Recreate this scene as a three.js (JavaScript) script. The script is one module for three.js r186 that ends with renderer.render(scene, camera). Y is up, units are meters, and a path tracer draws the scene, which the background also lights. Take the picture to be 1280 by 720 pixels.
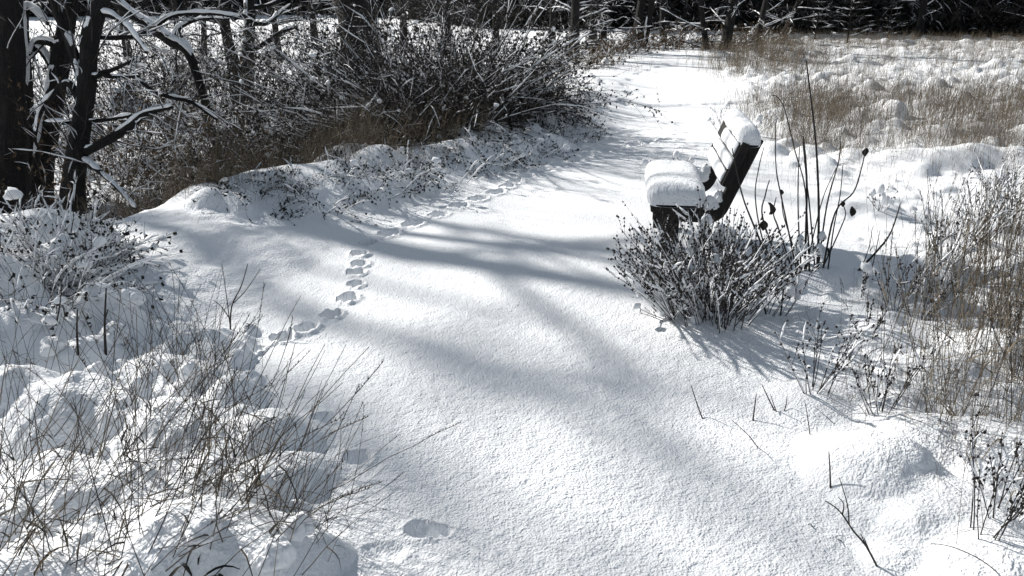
import * as THREE from 'three';
import { ImprovedNoise } from 'three/addons/math/ImprovedNoise.js';

// ---------------------------------------------------------------- camera, sky, sun, exposure
const scene = new THREE.Scene();
const CAM_H = 2.0, FPX = 1000, PITCH = 20.05 * Math.PI / 180;      // FPX: focal length in pixels of the 1280 x 720 photograph
const camera = new THREE.PerspectiveCamera(2 * Math.atan(360 / FPX) * 180 / Math.PI, 16 / 9, 0.05, 1500);
camera.position.set(0, CAM_H, 0);
camera.rotation.set(-PITCH, 0, 0);
scene.add(camera);

const renderer = new THREE.WebGLRenderer({ antialias: true });
renderer.toneMapping = THREE.LinearToneMapping;
renderer.toneMappingExposure = 1.84;
renderer.shadowMap.enabled = true;
renderer.setSize(1024, 576);

const SUN_AZ = 45 * Math.PI / 180, SUN_EL = 30 * Math.PI / 180;
const SUN = new THREE.Vector3(-Math.sin(SUN_AZ) * Math.cos(SUN_EL), Math.sin(SUN_EL), -Math.cos(SUN_AZ) * Math.cos(SUN_EL));
{
  const W = 256, Hh = 128, d = new Float32Array(W * Hh * 4), v = new THREE.Vector3();
  for (let j = 0; j < Hh; j++) for (let i = 0; i < W; i++) {
    const el = ((j + 0.5) / Hh - 0.5) * Math.PI, az = ((i + 0.5) / W - 0.5) * 2 * Math.PI;
    v.set(Math.cos(el) * Math.cos(az), Math.sin(el), Math.cos(el) * Math.sin(az));
    const t = Math.pow(Math.max(0, Math.sin(el)), 0.55);
    const g = Math.max(0, v.dot(SUN)), glow = 0.10 * Math.pow(g, 6);
    const k = (j * W + i) * 4;
    d[k] = 0.185 + (0.092 - 0.185) * t + glow; d[k + 1] = 0.199 + (0.118 - 0.199) * t + glow; d[k + 2] = 0.216 + (0.154 - 0.216) * t + glow * 0.9; d[k + 3] = 1;
  }
  const tx = new THREE.DataTexture(d, W, Hh, THREE.RGBAFormat, THREE.FloatType);
  tx.mapping = THREE.EquirectangularReflectionMapping; tx.magFilter = THREE.LinearFilter; tx.minFilter = THREE.LinearFilter;
  tx.colorSpace = THREE.LinearSRGBColorSpace; tx.needsUpdate = true;
  scene.background = tx; scene.environment = tx;
}
const sun = new THREE.DirectionalLight(new THREE.Color(1, 0.965, 0.91), 4.0);
sun.position.copy(SUN).multiplyScalar(80); sun.target.position.set(0, 0, -8);
sun.castShadow = true; sun.shadow.radius = 2.6; sun.shadow.mapSize.set(4096, 4096);
Object.assign(sun.shadow.camera, { left: -60, right: 60, top: 60, bottom: -60, near: 1, far: 260 });
scene.add(sun, sun.target);

// ---------------------------------------------------------------- helpers
const NO = new ImprovedNoise();
const n3 = (x, y, z = 0) => NO.noise(x + 100.37, y + 57.13, z + 31.7);
function rngOf(s) { let a = s * 2654435761 >>> 0; return () => { a = a + 0x6D2B79F5 | 0; let t = Math.imul(a ^ a >>> 15, 1 | a); t = t + Math.imul(t ^ t >>> 7, 61 | t) ^ t; return ((t ^ t >>> 14) >>> 0) / 4294967296; }; }
const V = (x, y, z) => new THREE.Vector3(x, y, z);
const lerp = (a, b, t) => a + (b - a) * t, clamp = (x, a, b) => Math.min(b, Math.max(a, x));
const sstep = (a, b, x) => { const t = clamp((x - a) / (b - a), 0, 1); return t * t * (3 - 2 * t); };
const CP = Math.cos(PITCH), SP = Math.sin(PITCH);
function rayOf(px, py) { const u = (px - 640) / FPX, v = (360 - py) / FPX; return V(u, v * CP - SP, -CP - v * SP); }
function atDepth(px, py, dep) { const r = rayOf(px, py); return V(r.x * dep, CAM_H + r.y * dep, r.z * dep); }
function onLevel(px, py, y = 0) { const r = rayOf(px, py), t = (y - CAM_H) / r.y; return V(r.x * t, y, r.z * t); }

const taken = {};
function numbered(n) { if (!(n in taken)) { taken[n] = 0; return n; } taken[n]++; return n + '_' + String(taken[n]).padStart(3, '0'); }
function thing(name, label, category, pos, group) {
  const o = new THREE.Group(); o.name = numbered(name); o.position.copy(pos); scene.add(o);
  o.userData = { label, category }; if (group) o.userData.group = group;
  return o;
}
class G {                                               // collects triangles in world coordinates
  constructor() { this.p = []; this.i = []; this.u = []; }
  get n() { return this.p.length / 3; }
  v(x, y, z, u = 0, w = 0) { this.p.push(x, y, z); this.u.push(u, w); return this.p.length / 3 - 1; }
  q(a, b, c, d) { this.i.push(a, b, c, a, c, d); }
  t(a, b, c) { this.i.push(a, b, c); }
  geo(origin) {
    const g = new THREE.BufferGeometry(), a = new Float32Array(this.p);
    if (origin) for (let k = 0; k < a.length; k += 3) { a[k] -= origin.x; a[k + 1] -= origin.y; a[k + 2] -= origin.z; }
    g.setAttribute('position', new THREE.BufferAttribute(a, 3));
    g.setAttribute('uv', new THREE.BufferAttribute(new Float32Array(this.u), 2));
    g.setIndex(this.i); g.computeVertexNormals(); return g;
  }
  build(name, mat, parent, stuff) {
    if (!this.i.length) return null;
    const m = new THREE.Mesh(this.geo(parent.position), mat); m.name = name; m.castShadow = m.receiveShadow = true;
    if (stuff) m.userData.kind = 'stuff';
    parent.add(m); return m;
  }
}
function smooth(pts, rad, per = 4) {                    // Catmull-Rom resample of a polyline with radii
  if (pts.length < 3) { return { pts, rad }; }
  const P = [], R = [], n = pts.length;
  for (let k = 0; k < n - 1; k++) for (let s = 0; s < per; s++) {
    const t = s / per, a = pts[Math.max(0, k - 1)], b = pts[k], c = pts[k + 1], d = pts[Math.min(n - 1, k + 2)], o = V(0, 0, 0);
    for (const ax of ['x', 'y', 'z']) o[ax] = 0.5 * (2 * b[ax] + (c[ax] - a[ax]) * t + (2 * a[ax] - 5 * b[ax] + 4 * c[ax] - d[ax]) * t * t + (3 * b[ax] - a[ax] - 3 * c[ax] + d[ax]) * t * t * t);
    P.push(o); R.push(lerp(rad[k], rad[k + 1], t));
  }
  P.push(pts[n - 1].clone()); R.push(rad[n - 1]);
  return { pts: P, rad: R };
}
const _t = V(0, 0, 0), _s = V(0, 0, 0), _n = V(0, 0, 0), UP = V(0, 1, 0), XX = V(1, 0, 0);
function frame(pts, k) {
  _t.subVectors(pts[Math.min(pts.length - 1, k + 1)], pts[Math.max(0, k - 1)]).normalize();
  _s.crossVectors(_t, Math.abs(_t.y) > 0.97 ? XX : UP).normalize(); _n.crossVectors(_s, _t).normalize();
}
function tube(g, pts, rad, sides = 3, rough = 0) {
  let prev = -1, len = 0; const ps = V(1, 0, 0), pn = V(0, 0, 0);
  for (let k = 0; k < pts.length; k++) {
    frame(pts, k);
    if (k === 0) { ps.copy(_s); } else { ps.addScaledVector(_t, -ps.dot(_t)).normalize(); len += pts[k].distanceTo(pts[k - 1]); }
    pn.crossVectors(ps, _t).normalize();
    const st = g.n, p = pts[k];
    for (let j = 0; j < sides; j++) {
      const a = j / sides * 2 * Math.PI; let r = rad[k];
      if (rough) r *= 1 + rough * (n3(Math.cos(a) * 3.1, Math.sin(a) * 3.1, len * 2.2 + p.x) + 0.5 * n3(Math.cos(a) * 8, Math.sin(a) * 8, len * 3 + p.z));
      const c = Math.cos(a) * r, s = Math.sin(a) * r;
      g.v(p.x + ps.x * c + pn.x * s, p.y + ps.y * c + pn.y * s, p.z + ps.z * c + pn.z * s, j / sides, len);
    }
    if (prev >= 0) for (let j = 0; j < sides; j++) { const j2 = (j + 1) % sides; g.q(prev + j, prev + j2, st + j2, st + j); }
    prev = st;
  }
  if (rad[rad.length - 1] > 0.004) { const c = g.v(pts[pts.length - 1].x, pts[pts.length - 1].y, pts[pts.length - 1].z); for (let j = 0; j < sides; j++) g.t(prev + j, prev + (j + 1) % sides, c); }
}
// snow that has settled along a branch: a lumpy ridge on its upper side
function snowOn(g, pts, rad, { th = 0.02, cover = 0.5, seed = 0, dir = null, sides = 5, min = 0.006 } = {}) {
  let prev = -1, len = 0; const hs = [];
  for (let k = 0; k < pts.length; k++) {
    frame(pts, k); const p = pts[k], hz = dir ? 1 : Math.sqrt(Math.max(0, 1 - _t.y * _t.y));
    const nz = n3(p.x * 2.3 + seed, p.y * 2.3, p.z * 2.3) + 0.6 * n3(p.x * 7 + seed, p.y * 7, p.z * 7 + 9);
    const h = th * clamp((nz + cover - 0.15) * 1.9, 0, 1.25) * sstep(0.28, 0.75, hz); hs.push(h < th * 0.08 ? 0 : h);
  }
  for (let k = 0; k < pts.length; k++) {
    if (k) len += pts[k].distanceTo(pts[k - 1]);
    const edge = !hs[k] || k === 0 || k === pts.length - 1;
    if (edge && !(hs[k - 1] > 0) && !(hs[k + 1] > 0)) { prev = -1; continue; }
    frame(pts, k);
    const p = pts[k]; let up = _n; if (dir) { up = dir.clone().addScaledVector(_t, -dir.dot(_t)).normalize(); _s.crossVectors(_t, up).normalize(); } else if (up.y < 0) up.negate();
    const h = hs[k], lump = 1 + 0.35 * n3(p.x * 19 + seed, p.y * 19, p.z * 19), w = edge ? rad[k] * 0.15 : Math.max(min, dir ? rad[k] * 0.72 * lump : (rad[k] * 0.95 + h * 0.22) * lump), hh = edge ? 0.001 : (h * 0.5 + rad[k] * 0.2) * lump, cy = dir ? rad[k] * 0.66 : rad[k] * 0.75 + h * 0.28;
    const st = g.n;
    for (let j = 0; j < sides; j++) {
      const a = j / sides * 2 * Math.PI + 0.3, c = Math.cos(a) * w, s = Math.sin(a) * hh + cy;
      g.v(p.x + _s.x * c + up.x * s, p.y + _s.y * c + up.y * s, p.z + _s.z * c + up.z * s, j / sides, len);
    }
    if (prev >= 0) for (let j = 0; j < sides; j++) { const j2 = (j + 1) % sides; g.q(prev + j, prev + j2, st + j2, st + j); }
    prev = edge && !(hs[k + 1] > 0) ? -1 : st;
  }
}
const blobs = [];
for (let b = 0; b < 7; b++) {
  const src = new THREE.IcosahedronGeometry(1, b < 4 ? 1 : 3), pa = src.attributes.position, key = new Map(), P = [], I = [];
  for (let k = 0; k < pa.count; k++) {
    const x = pa.getX(k), y = pa.getY(k), z = pa.getZ(k), id = x.toFixed(4) + y.toFixed(4) + z.toFixed(4);
    if (!key.has(id)) {
      const m = 1 + 0.30 * n3(x * 1.3 + b * 5, y * 1.3, z * 1.3) + 0.16 * n3(x * 3.1, y * 3.1 + b * 7, z * 3.1) + (b < 4 ? 0.1 * n3(x * 9, y * 9, z * 9) : 0.08 * n3(x * 7, y * 7, z * 7 + b));
      key.set(id, P.length); P.push(V(x * m, (y < 0 ? y * 0.55 : y) * m, z * m));
    }
    I.push(key.get(id));
  }
  blobs.push({ P, I });
}
function blob(g, c, sx, sy, sz, rng, fine = false, rotY = null) {
  const b = blobs[fine ? 4 + Math.floor(rng() * 3) : Math.floor(rng() * 4)], a = rotY === null ? rng() * 6.28 : rotY, ca = Math.cos(a), sa = Math.sin(a), st = g.n, tl = fine ? 0 : (rng() - 0.5) * 0.9;
  for (const p of b.P) { const x = p.x * sx, z = p.z * sz, y = p.y * sy + tl * x; g.v(c.x + x * ca + z * sa, c.y + y, c.z - x * sa + z * ca, x, z); }
  for (const i of b.I) g.i.push(st + i);
}

// ---------------------------------------------------------------- materials
function noiseTex(N, fn, srgb) {
  const d = new Uint8Array(N * N * 4);
  for (let j = 0; j < N; j++) for (let i = 0; i < N; i++) { const c = fn(i / N, j / N), k = (j * N + i) * 4; d[k] = c[0]; d[k + 1] = c[1]; d[k + 2] = c[2]; d[k + 3] = 255; }
  const t = new THREE.DataTexture(d, N, N); t.wrapS = t.wrapT = THREE.RepeatWrapping; t.magFilter = THREE.LinearFilter; t.minFilter = THREE.LinearMipmapLinearFilter; t.generateMipmaps = true;
  if (srgb) t.colorSpace = THREE.SRGBColorSpace; t.needsUpdate = true; return t;
}
function periodic(seed, cells) {                        // tileable gradient-like value noise
  const r = rngOf(seed), L = new Float32Array(cells * cells); for (let k = 0; k < L.length; k++) L[k] = r() * 2 - 1;
  return (u, v) => {
    const x = u * cells, y = v * cells, xi = Math.floor(x), yi = Math.floor(y); let fx = x - xi, fy = y - yi;
    fx = fx * fx * (3 - 2 * fx); fy = fy * fy * (3 - 2 * fy);
    const x0 = xi % cells, y0 = yi % cells, x1 = (x0 + 1) % cells, y1 = (y0 + 1) % cells;
    return lerp(lerp(L[y0 * cells + x0], L[y0 * cells + x1], fx), lerp(L[y1 * cells + x0], L[y1 * cells + x1], fx), fy);
  };
}
const snowBump = (() => {                               // 4 m tile: granular snow crust, 8 mm to 10 cm
  const a = periodic(3, 37), b = periodic(5, 97), c = periodic(7, 211), d = periodic(9, 433), e = periodic(11, 811);
  return noiseTex(2048, (u, v) => { const h = 0.5 + 0.06 * a(u, v) + 0.07 * b(u, v) + 0.12 * (Math.abs(c(u, v)) - .5) + 0.17 * d(u, v) + 0.16 * e(u, v), g = clamp(h * 255, 0, 255); return [g, g, g]; });
})();
snowBump.repeat.set(0.25, 0.25);
const M = {};
M.snow = new THREE.MeshStandardMaterial({ color: new THREE.Color().setRGB(0.86, 0.875, 0.895), roughness: 0.85, bumpMap: snowBump, bumpScale: 0.0105 });
M.snowClump = new THREE.MeshStandardMaterial({ color: new THREE.Color().setRGB(0.86, 0.875, 0.895), roughness: 0.85 });
const fineBump = (() => { const b = periodic(15, 23), c = periodic(17, 61); return noiseTex(512, (u, v) => { const g = clamp((0.5 + 0.25 * b(u, v) + 0.25 * c(u, v)) * 255, 0, 255); return [g, g, g]; }); })();
fineBump.repeat.set(2, 2);
M.snowCap = new THREE.MeshStandardMaterial({ color: new THREE.Color().setRGB(0.86, 0.875, 0.895), roughness: 0.85, bumpMap: fineBump, bumpScale: 0.010 });
const barkTex = (() => { const a = periodic(21, 24), b = periodic(23, 90), c = periodic(25, 9); return noiseTex(512, (u, v) => { const r = Math.abs(a(u, (v * 0.22) % 1)) * 0.7 + 0.35 * b(u, v), m = c(u, v) * 0.25 + 0.5, g = clamp((0.25 + r * 0.6) * m * 1.6, 0.05, 1); return [40 * g + 8, 36 * g + 8, 33 * g + 7]; }, true); })();
barkTex.repeat.set(2, 1);
const barkBump = (() => { const a = periodic(21, 24), b = periodic(23, 90); return noiseTex(512, (u, v) => { const g = clamp((Math.abs(a(u, (v * 0.22) % 1)) + 0.3 * b(u, v)) * 255, 0, 255); return [g, g, g]; }); })();
barkBump.repeat.set(2, 1);
M.bark = new THREE.MeshStandardMaterial({ map: barkTex, roughness: 0.95, bumpMap: barkBump, bumpScale: 0.02 });
const flat = (r, g, b, rough = 0.9) => new THREE.MeshStandardMaterial({ color: new THREE.Color().setRGB(r, g, b), roughness: rough, side: THREE.DoubleSide });
M.twig = flat(0.022, 0.018, 0.016); M.twigBrown = flat(0.045, 0.032, 0.024); M.leafDark = flat(0.016, 0.015, 0.011); M.stem = flat(0.018, 0.014, 0.012, 0.7);
M.seed = flat(0.022, 0.017, 0.014); M.dryLeaf = flat(0.10, 0.065, 0.035); M.rust = flat(0.16, 0.055, 0.012); M.straw = flat(0.17, 0.125, 0.075);
M.evergreen = flat(0.012, 0.017, 0.012);
const woodTex = (() => { const a = periodic(31, 60), b = periodic(33, 14); return noiseTex(512, (u, v) => { const g = 0.6 + 0.3 * a(u, (v * 0.06) % 1) + 0.2 * b(u, v); return [40 * g, 35 * g, 31 * g]; }, true); })();
M.wood = new THREE.MeshStandardMaterial({ map: woodTex, roughness: 0.85 });

// ---------------------------------------------------------------- terrain
const L = (px, py, y = 0) => { const p = onLevel(px, py, y); return [p.x, p.z]; };
const edgeL = [[470, 800], [440, 720], [420, 560], [330, 450], [430, 320], [560, 240], [700, 190], [755, 150], [765, 100], [815, 72], [840, 58]].map(a => L(...a));
const edgeR = [[1010, 800], [1010, 720], [1000, 600], [960, 500], [930, 420], [985, 330], [950, 230], [915, 170], [925, 130], [890, 100], [885, 72], [875, 58]].map(a => L(...a));
function xAt(E, z) { if (z >= E[0][1]) return E[0][0]; for (let k = 1; k < E.length; k++) if (z >= E[k][1]) { const t = (z - E[k - 1][1]) / (E[k][1] - E[k - 1][1]); return lerp(E[k - 1][0], E[k][0], t); } return E[E.length - 1][0]; }
const crest = [[-2.0, 2], [-2.6, -1], [-3.3, -4.4], [-3.15, -5.6], [-2.1, -7.9], [-1.25, -9.4], [-0.2, -11.2], [0.9, -13.6], [2.0, -18], [3.2, -26], [4.5, -40]];
function crestX(z) { if (z >= crest[0][1]) return crest[0][0]; for (let k = 1; k < crest.length; k++) if (z >= crest[k][1]) { const t = (z - crest[k - 1][1]) / (crest[k][1] - crest[k - 1][1]); return lerp(crest[k - 1][0], crest[k][0], t); } return crest[crest.length - 1][0]; }
const bumps = [];
const bumpAt = (px, py, r, h, el = 1, rot = 0, pw = 1.6, y = 0.05) => { const [x, z] = L(px, py, y); bumps.push({ x, z, r, h, el, rot, pw }); };
// lumps of snow that the photograph shows singly: pixel of the lump's foot, radius, height
[[135, 405, .20, .26, 1, 0, 1.1], [165, 415, .16, .20, 1, 0, 1.1], [95, 360, .20, .22, 1, 0, 1.1], [72, 450, .13, .14, 1, 0, 1.1], [40, 440, .30, .22], [20, 400, .28, .24], [90, 520, .34, .24], [30, 500, .3, .2],
 [230, 540, .36, .20, 1.3, .3], [330, 548, .26, .17, 1.3, 0], [270, 585, .26, .14], [170, 600, .30, .13], [60, 620, .36, .15], [260, 700, .34, .26, 1.2, .2, 1.2], [340, 720, .22, .20, 1, 0, 1.1], [390, 690, .16, .12, 1, 0, 1.1], [120, 690, .34, .12], [20, 720, .3, .12], [210, 640, .24, .14], [200, 470, .3, .14], [255, 470, .2, .12], [300, 500, .22, .10],
 [290, 318, .62, .13, 1.2, -.3], [225, 360, .7, .10], [330, 250, .9, .14, 1.6, -.4], [510, 238, .34, .16, 1.3, -.4, 1.4], [455, 250, .4, .13, 1.6, -.4], [560, 208, .36, .14, 1.5, -.3, 1.4], [615, 202, .32, .18, 1.2, 0, 1.4], [650, 195, .3, .2, 1, 0, 1.4], [690, 184, .34, .18, 1.2, 0, 1.4], [30, 345, .42, .30, 1.3, .2, 1.3], [85, 335, .32, .26, 1.2, 0, 1.3], [5, 310, .4, .3, 1, 0, 1.4], [585, 205, .5, .24], [480, 225, .5, .22], [420, 215, .6, .2],
 [1100, 580, .27, .17, 1.15, .3, 1.0], [1130, 575, .17, .10], [1060, 560, .25, .07], [1200, 640, .4, .10], [1240, 700, .3, .12], [1180, 540, .3, .12], [1250, 560, .35, .14], [1020, 345, .35, .13], [985, 350, .22, .10], [1060, 350, .3, .10], [1100, 360, .3, .10], [1110, 420, .3, .09], [1090, 400, .4, .06], [1170, 340, .35, .2, 1, 0, 1.2], [1130, 350, .25, .12], [900, 398, .5, .06], [1010, 490, .3, .05], [1190, 460, .35, .14], [1250, 430, .4, .16], [1265, 350, .4, .2],
 [1180, 200, .55, .22, 1.5, -.5, 1.2], [1222, 198, .4, .24, 1.3, -.4, 1.2], [1125, 200, .4, .18, 1.6, -.5], [1060, 196, .4, .16], [1010, 190, .35, .15], [965, 186, .3, .16], [1270, 200, .4, .24], [1150, 212, .3, .10], [1240, 218, .3, .10], [1030, 210, .35, .10],
].forEach(a => bumpAt(...a));
{
  const r = rngOf(77);
  const scatter = (n, x0, x1, z0, z1, rr, hh, ok) => { for (let k = 0; k < n; k++) { const x = lerp(x0, x1, r()), z = lerp(z0, z1, r()); const s = rr[0] + (rr[1] - rr[0]) * r() * r(), h = lerp(hh[0], hh[1], r()); if (ok(x, z)) bumps.push({ x, z, r: s, h: h * s, el: 1 + r() * 0.7, rot: r() * 3, pw: 1.4 + r() * 0.8 }); } };
  scatter(420, -4.5, -0.4, -6, -1.2, [.06, .28], [.45, .9], (x, z) => x < xAt(edgeL, z) - 0.12 && (z > -4.7 || x < -3.2));
  scatter(900, -3.2, -0.5, -4.6, -1.6, [.025, .10], [.5, 1.1], (x, z) => x < xAt(edgeL, z) - 0.15);
  scatter(260, -7, 2, -20, -7, [.12, .45], [.3, .75], (x, z) => x < crestX(z) + 0.45 && x > crestX(z) - 1.2);
  scatter(300, 0.8, 4.2, -6, -1.2, [.07, .28], [.2, .6], (x, z) => x > xAt(edgeR, z) + 0.25);
  scatter(260, 1.2, 8, -9.5, -6, [.06, .2], [.2, .5], (x, z) => x > xAt(edgeR, z) + 0.6);
  scatter(1100, 1.2, 17, -24, -9.5, [.10, .38], [.3, .75], (x, z) => x > xAt(edgeR, z) + 0.4);
  scatter(1500, 3, 34, -46, -20, [.14, .45], [.3, .65], (x, z) => x > xAt(edgeR, z) + 0.5);
  scatter(500, -22, -3, -26, -4, [.2, .7], [.3, .6], (x, z) => x < crestX(z) - 0.8);
}
const prints = [], trail = [];
const CELL = 0.8, hashB = new Map(), hashP = new Map();
const put = (H, o, R) => { for (let i = Math.floor((o.x - R) / CELL); i <= Math.floor((o.x + R) / CELL); i++) for (let j = Math.floor((o.z - R) / CELL); j <= Math.floor((o.z + R) / CELL); j++) { const k = i * 4096 + j; if (!H.has(k)) H.set(k, []); H.get(k).push(o); } };
bumps.forEach(b => { b.c = Math.cos(b.rot); b.s = Math.sin(b.rot); put(hashB, b, b.r * b.el * 1.25 + .16); });
const NONE = [];
function H(X, Z) {
  const d = Math.hypot(X, Z), wp = d < 14 ? 0.045 : 0.09, x = X + wp * n3(X * 3.6, Z * 3.6, 21) + wp * .4 * n3(X * 9, Z * 9, 22), z = Z + wp * n3(X * 3.6, Z * 3.6, 23) + wp * .4 * n3(X * 9, Z * 9, 24);
  const xl = xAt(edgeL, z), xr = xAt(edgeR, z), cx = crestX(z);
  const offL = sstep(0.05, -0.9, x - xl), offR = sstep(0, 1.0, x - xr), off = Math.max(offL, offR);
  let h = 0.02 * n3(x * 0.5, z * 0.5, 1) + 0.012 * n3(x * 1.3, z * 1.3, 2);
  h += off * (0.05 * n3(x * 0.9, z * 0.9, 3) + 0.03 * n3(x * 2.3, z * 2.3, 4) + 0.012 * n3(x * 6, z * 6, 5) + (d < 8 ? 0.010 * n3(x * 13, z * 13, 8) : 0)) + (d < 6 ? offL * sstep(6, 4.5, d) * (0.030 * (0.35 - Math.abs(n3(x * 6.5, z * 6.5, 14))) + 0.012 * (0.3 - Math.abs(n3(x * 15, z * 15, 15)))) : 0);
  if (d < 9) h += (0.0045 * n3(x * 17, z * 17, 6) + 0.003 * n3(x * 41, z * 41, 7)) * sstep(9, 4, d);
  // bank along the left of the path and the dip of the hedge behind it
  if (z < -1.5) {
    const near = sstep(-30, -14, z), w = 1.5;
    const s = x - cx + 0.2;
    h += 0.24 * near * sstep(-1.5, -5, z) * Math.exp(-(s * s) / (s > 0 ? 0.75 : 0.7));
    const dip = sstep(-0.4, -2.6, s) * sstep(-12, -7, s) * sstep(-2.5, -5, z) * sstep(-32, -20, z);
    h -= 0.5 * dip;
  }
  const key = Math.floor(x / CELL) * 4096 + Math.floor(z / CELL);
  let acc = 0;
  for (const b of hashB.get(key) || NONE) {
    const dx = x - b.x, dz = z - b.z, u = (dx * b.c + dz * b.s) / b.el, v = -dx * b.s + dz * b.c, wv = 1 + 0.28 * n3(x * 2.2 / Math.max(.2, b.r) * .3, z * 2.2 / Math.max(.2, b.r) * .3, b.x);
    const q = (u * u + v * v) / (b.r * b.r * wv * wv);
    if (q < 1) { const hh = b.h * Math.pow(1 - q, b.pw); acc += hh * hh * hh; }
  }
  h += Math.cbrt(acc);
  for (const p of hashP.get(Math.floor(X / CELL) * 4096 + Math.floor(Z / CELL)) || NONE) {
    const dx = X - p.x, dz = Z - p.z, u = (dx * p.dx + dz * p.dz) / p.l, v = (-dx * p.dz + dz * p.dx) / p.w;
    const q = Math.sqrt(u * u + v * v) * (1 + 0.12 * n3(x * 14, z * 14, 9));
    if (q < 2.1) h += -p.d * (q < 1.2 ? Math.pow(1 - q * q / 1.44, .8) : 0) * (1 + .35 * n3(X * 30, Z * 30, 12)) + p.d * 0.14 * sstep(0.9, 1.25, q) * sstep(2.0, 1.3, q) * (1 + n3(X * 22, Z * 22, 13));
  }
  if (z < -13 && z > -18 && x > 1 && x < 6) for (let k = 1; k < trail.length; k++) {
    const a = trail[k - 1], b = trail[k], ex = b[0] - a[0], ez = b[1] - a[1], t = clamp(((x - a[0]) * ex + (z - a[1]) * ez) / (ex * ex + ez * ez), 0, 1), q = Math.hypot(x - a[0] - ex * t, z - a[1] - ez * t) / 0.16;
    if (q < 1) { h -= 0.10 * (1 - q * q) * (0.75 + 0.5 * n3(x * 5, z * 5, 11)); break; }
  }
  return h;
}
function gp(px, py) {                                   // pixel of a foot on the snow -> point on the terrain
  let p = onLevel(px, py, 0);
  for (let k = 0; k < 12; k++) { const q = onLevel(px, py, lerp(p.y, H(p.x, p.z), 0.7)); p = q; }
  return V(p.x, H(p.x, p.z), p.z);
}
const G2 = (px, py) => { const p = gp(px, py); return [p.x, p.z]; };
// footprints: pixel positions, half width, half length, depth
{
  const tr = [[290, 443], [313, 433], [353, 423], [382, 412], [415, 394.5], [434.6, 374], [445, 356], [445, 341], [450, 331], [450, 318], [460, 304], [487, 292], [517, 280], [548, 269], [574, 257.5], [598, 249], [620, 241], [634, 234], [645, 228], [658, 221], [680, 213], [701, 207], [721, 200], [735, 194], [755, 189], [776, 185], [793, 181], [811, 178], [835, 175]];
  const r = rngOf(5);
  tr.forEach(([px, py], k) => {
    const a = G2(px, py), b = G2(...tr[Math.min(tr.length - 1, k + 1)]), c = G2(...tr[Math.max(0, k - 1)]);
    prints.push({ x: a[0], z: a[1], dx: b[0] - c[0], dz: b[1] - c[1], w: (py > 300 ? .050 : py > 215 ? .062 : .085) + r() * .010, l: (py > 300 && py < 400 ? .055 : py > 390 ? .060 : .095) + r() * .015, d: .125 + r() * .03 });
  });
  for (const [px, py, w, l, d] of [[527, 664, .045, .06, .06], [547, 666, .035, .05, .045], [447, 572, .05, .06, .05], [405, 524, .05, .06, .05], [480, 690, .05, .08, .02]]) { const a = G2(px, py); prints.push({ x: a[0], z: a[1], dx: 1, dz: .2, w, l, d }); }
  [[783, 129], [790, 118], [784, 108], [790, 101], [800, 93], [812, 88], [824, 84], [836, 80]].forEach(([px, py]) => { const a = G2(px, py); prints.push({ x: a[0], z: a[1], dx: .3, dz: 1, w: .10, l: .26, d: .12 }); });
}
for (const p of prints) { const m = Math.hypot(p.dx, p.dz) || 1; p.dx /= m; p.dz /= m; }
[[735, 131], [770, 134], [800, 135], [835, 133], [870, 131], [905, 129], [940, 127]].forEach(a => trail.push(L(...a)));
prints.forEach(p => put(hashP, p, p.l * 2.2));
const onSnow = (x, z, dy = 0) => V(x, H(x, z) + dy, z);
{
  const ang = []; const A = 43 * Math.PI / 180, NC = 490;
  for (let k = 0; k <= NC; k++) ang.push(-A + 2 * A * k / NC);
  const rest = 2 * Math.PI - 2 * A; for (let k = 1; k < 70; k++) ang.push(A + rest * k / 70);
  const rad = [0.02, 0.4, 0.8, 1.1, 1.3, 1.45]; let d = 1.55; while (d < 150) { rad.push(d); d += Math.min(2.0 * d * d / 2000, d < 10 ? 0.0043 * d : d < 12.5 ? 0.0058 * d : d < 24 ? 0.0085 * d : 0.012 * d); } for (const e of [170, 210, 280, 400]) rad.push(e);
  const g = new G(), n = ang.length;
  for (const r of rad) for (const a of ang) { const x = Math.sin(a) * r, z = -Math.cos(a) * r; g.v(x, r > 150 ? 0 : H(x, z), z, x, z); }
  for (let j = 0; j < rad.length - 1; j++) for (let k = 0; k < n; k++) { const k2 = (k + 1) % n; g.q(j * n + k, j * n + k2, (j + 1) * n + k2, (j + 1) * n + k); }
  const m = new THREE.Mesh(g.geo(), M.snow); m.name = 'snow_ground'; m.castShadow = m.receiveShadow = true; m.userData = { kind: 'structure' }; scene.add(m);
}

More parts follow.
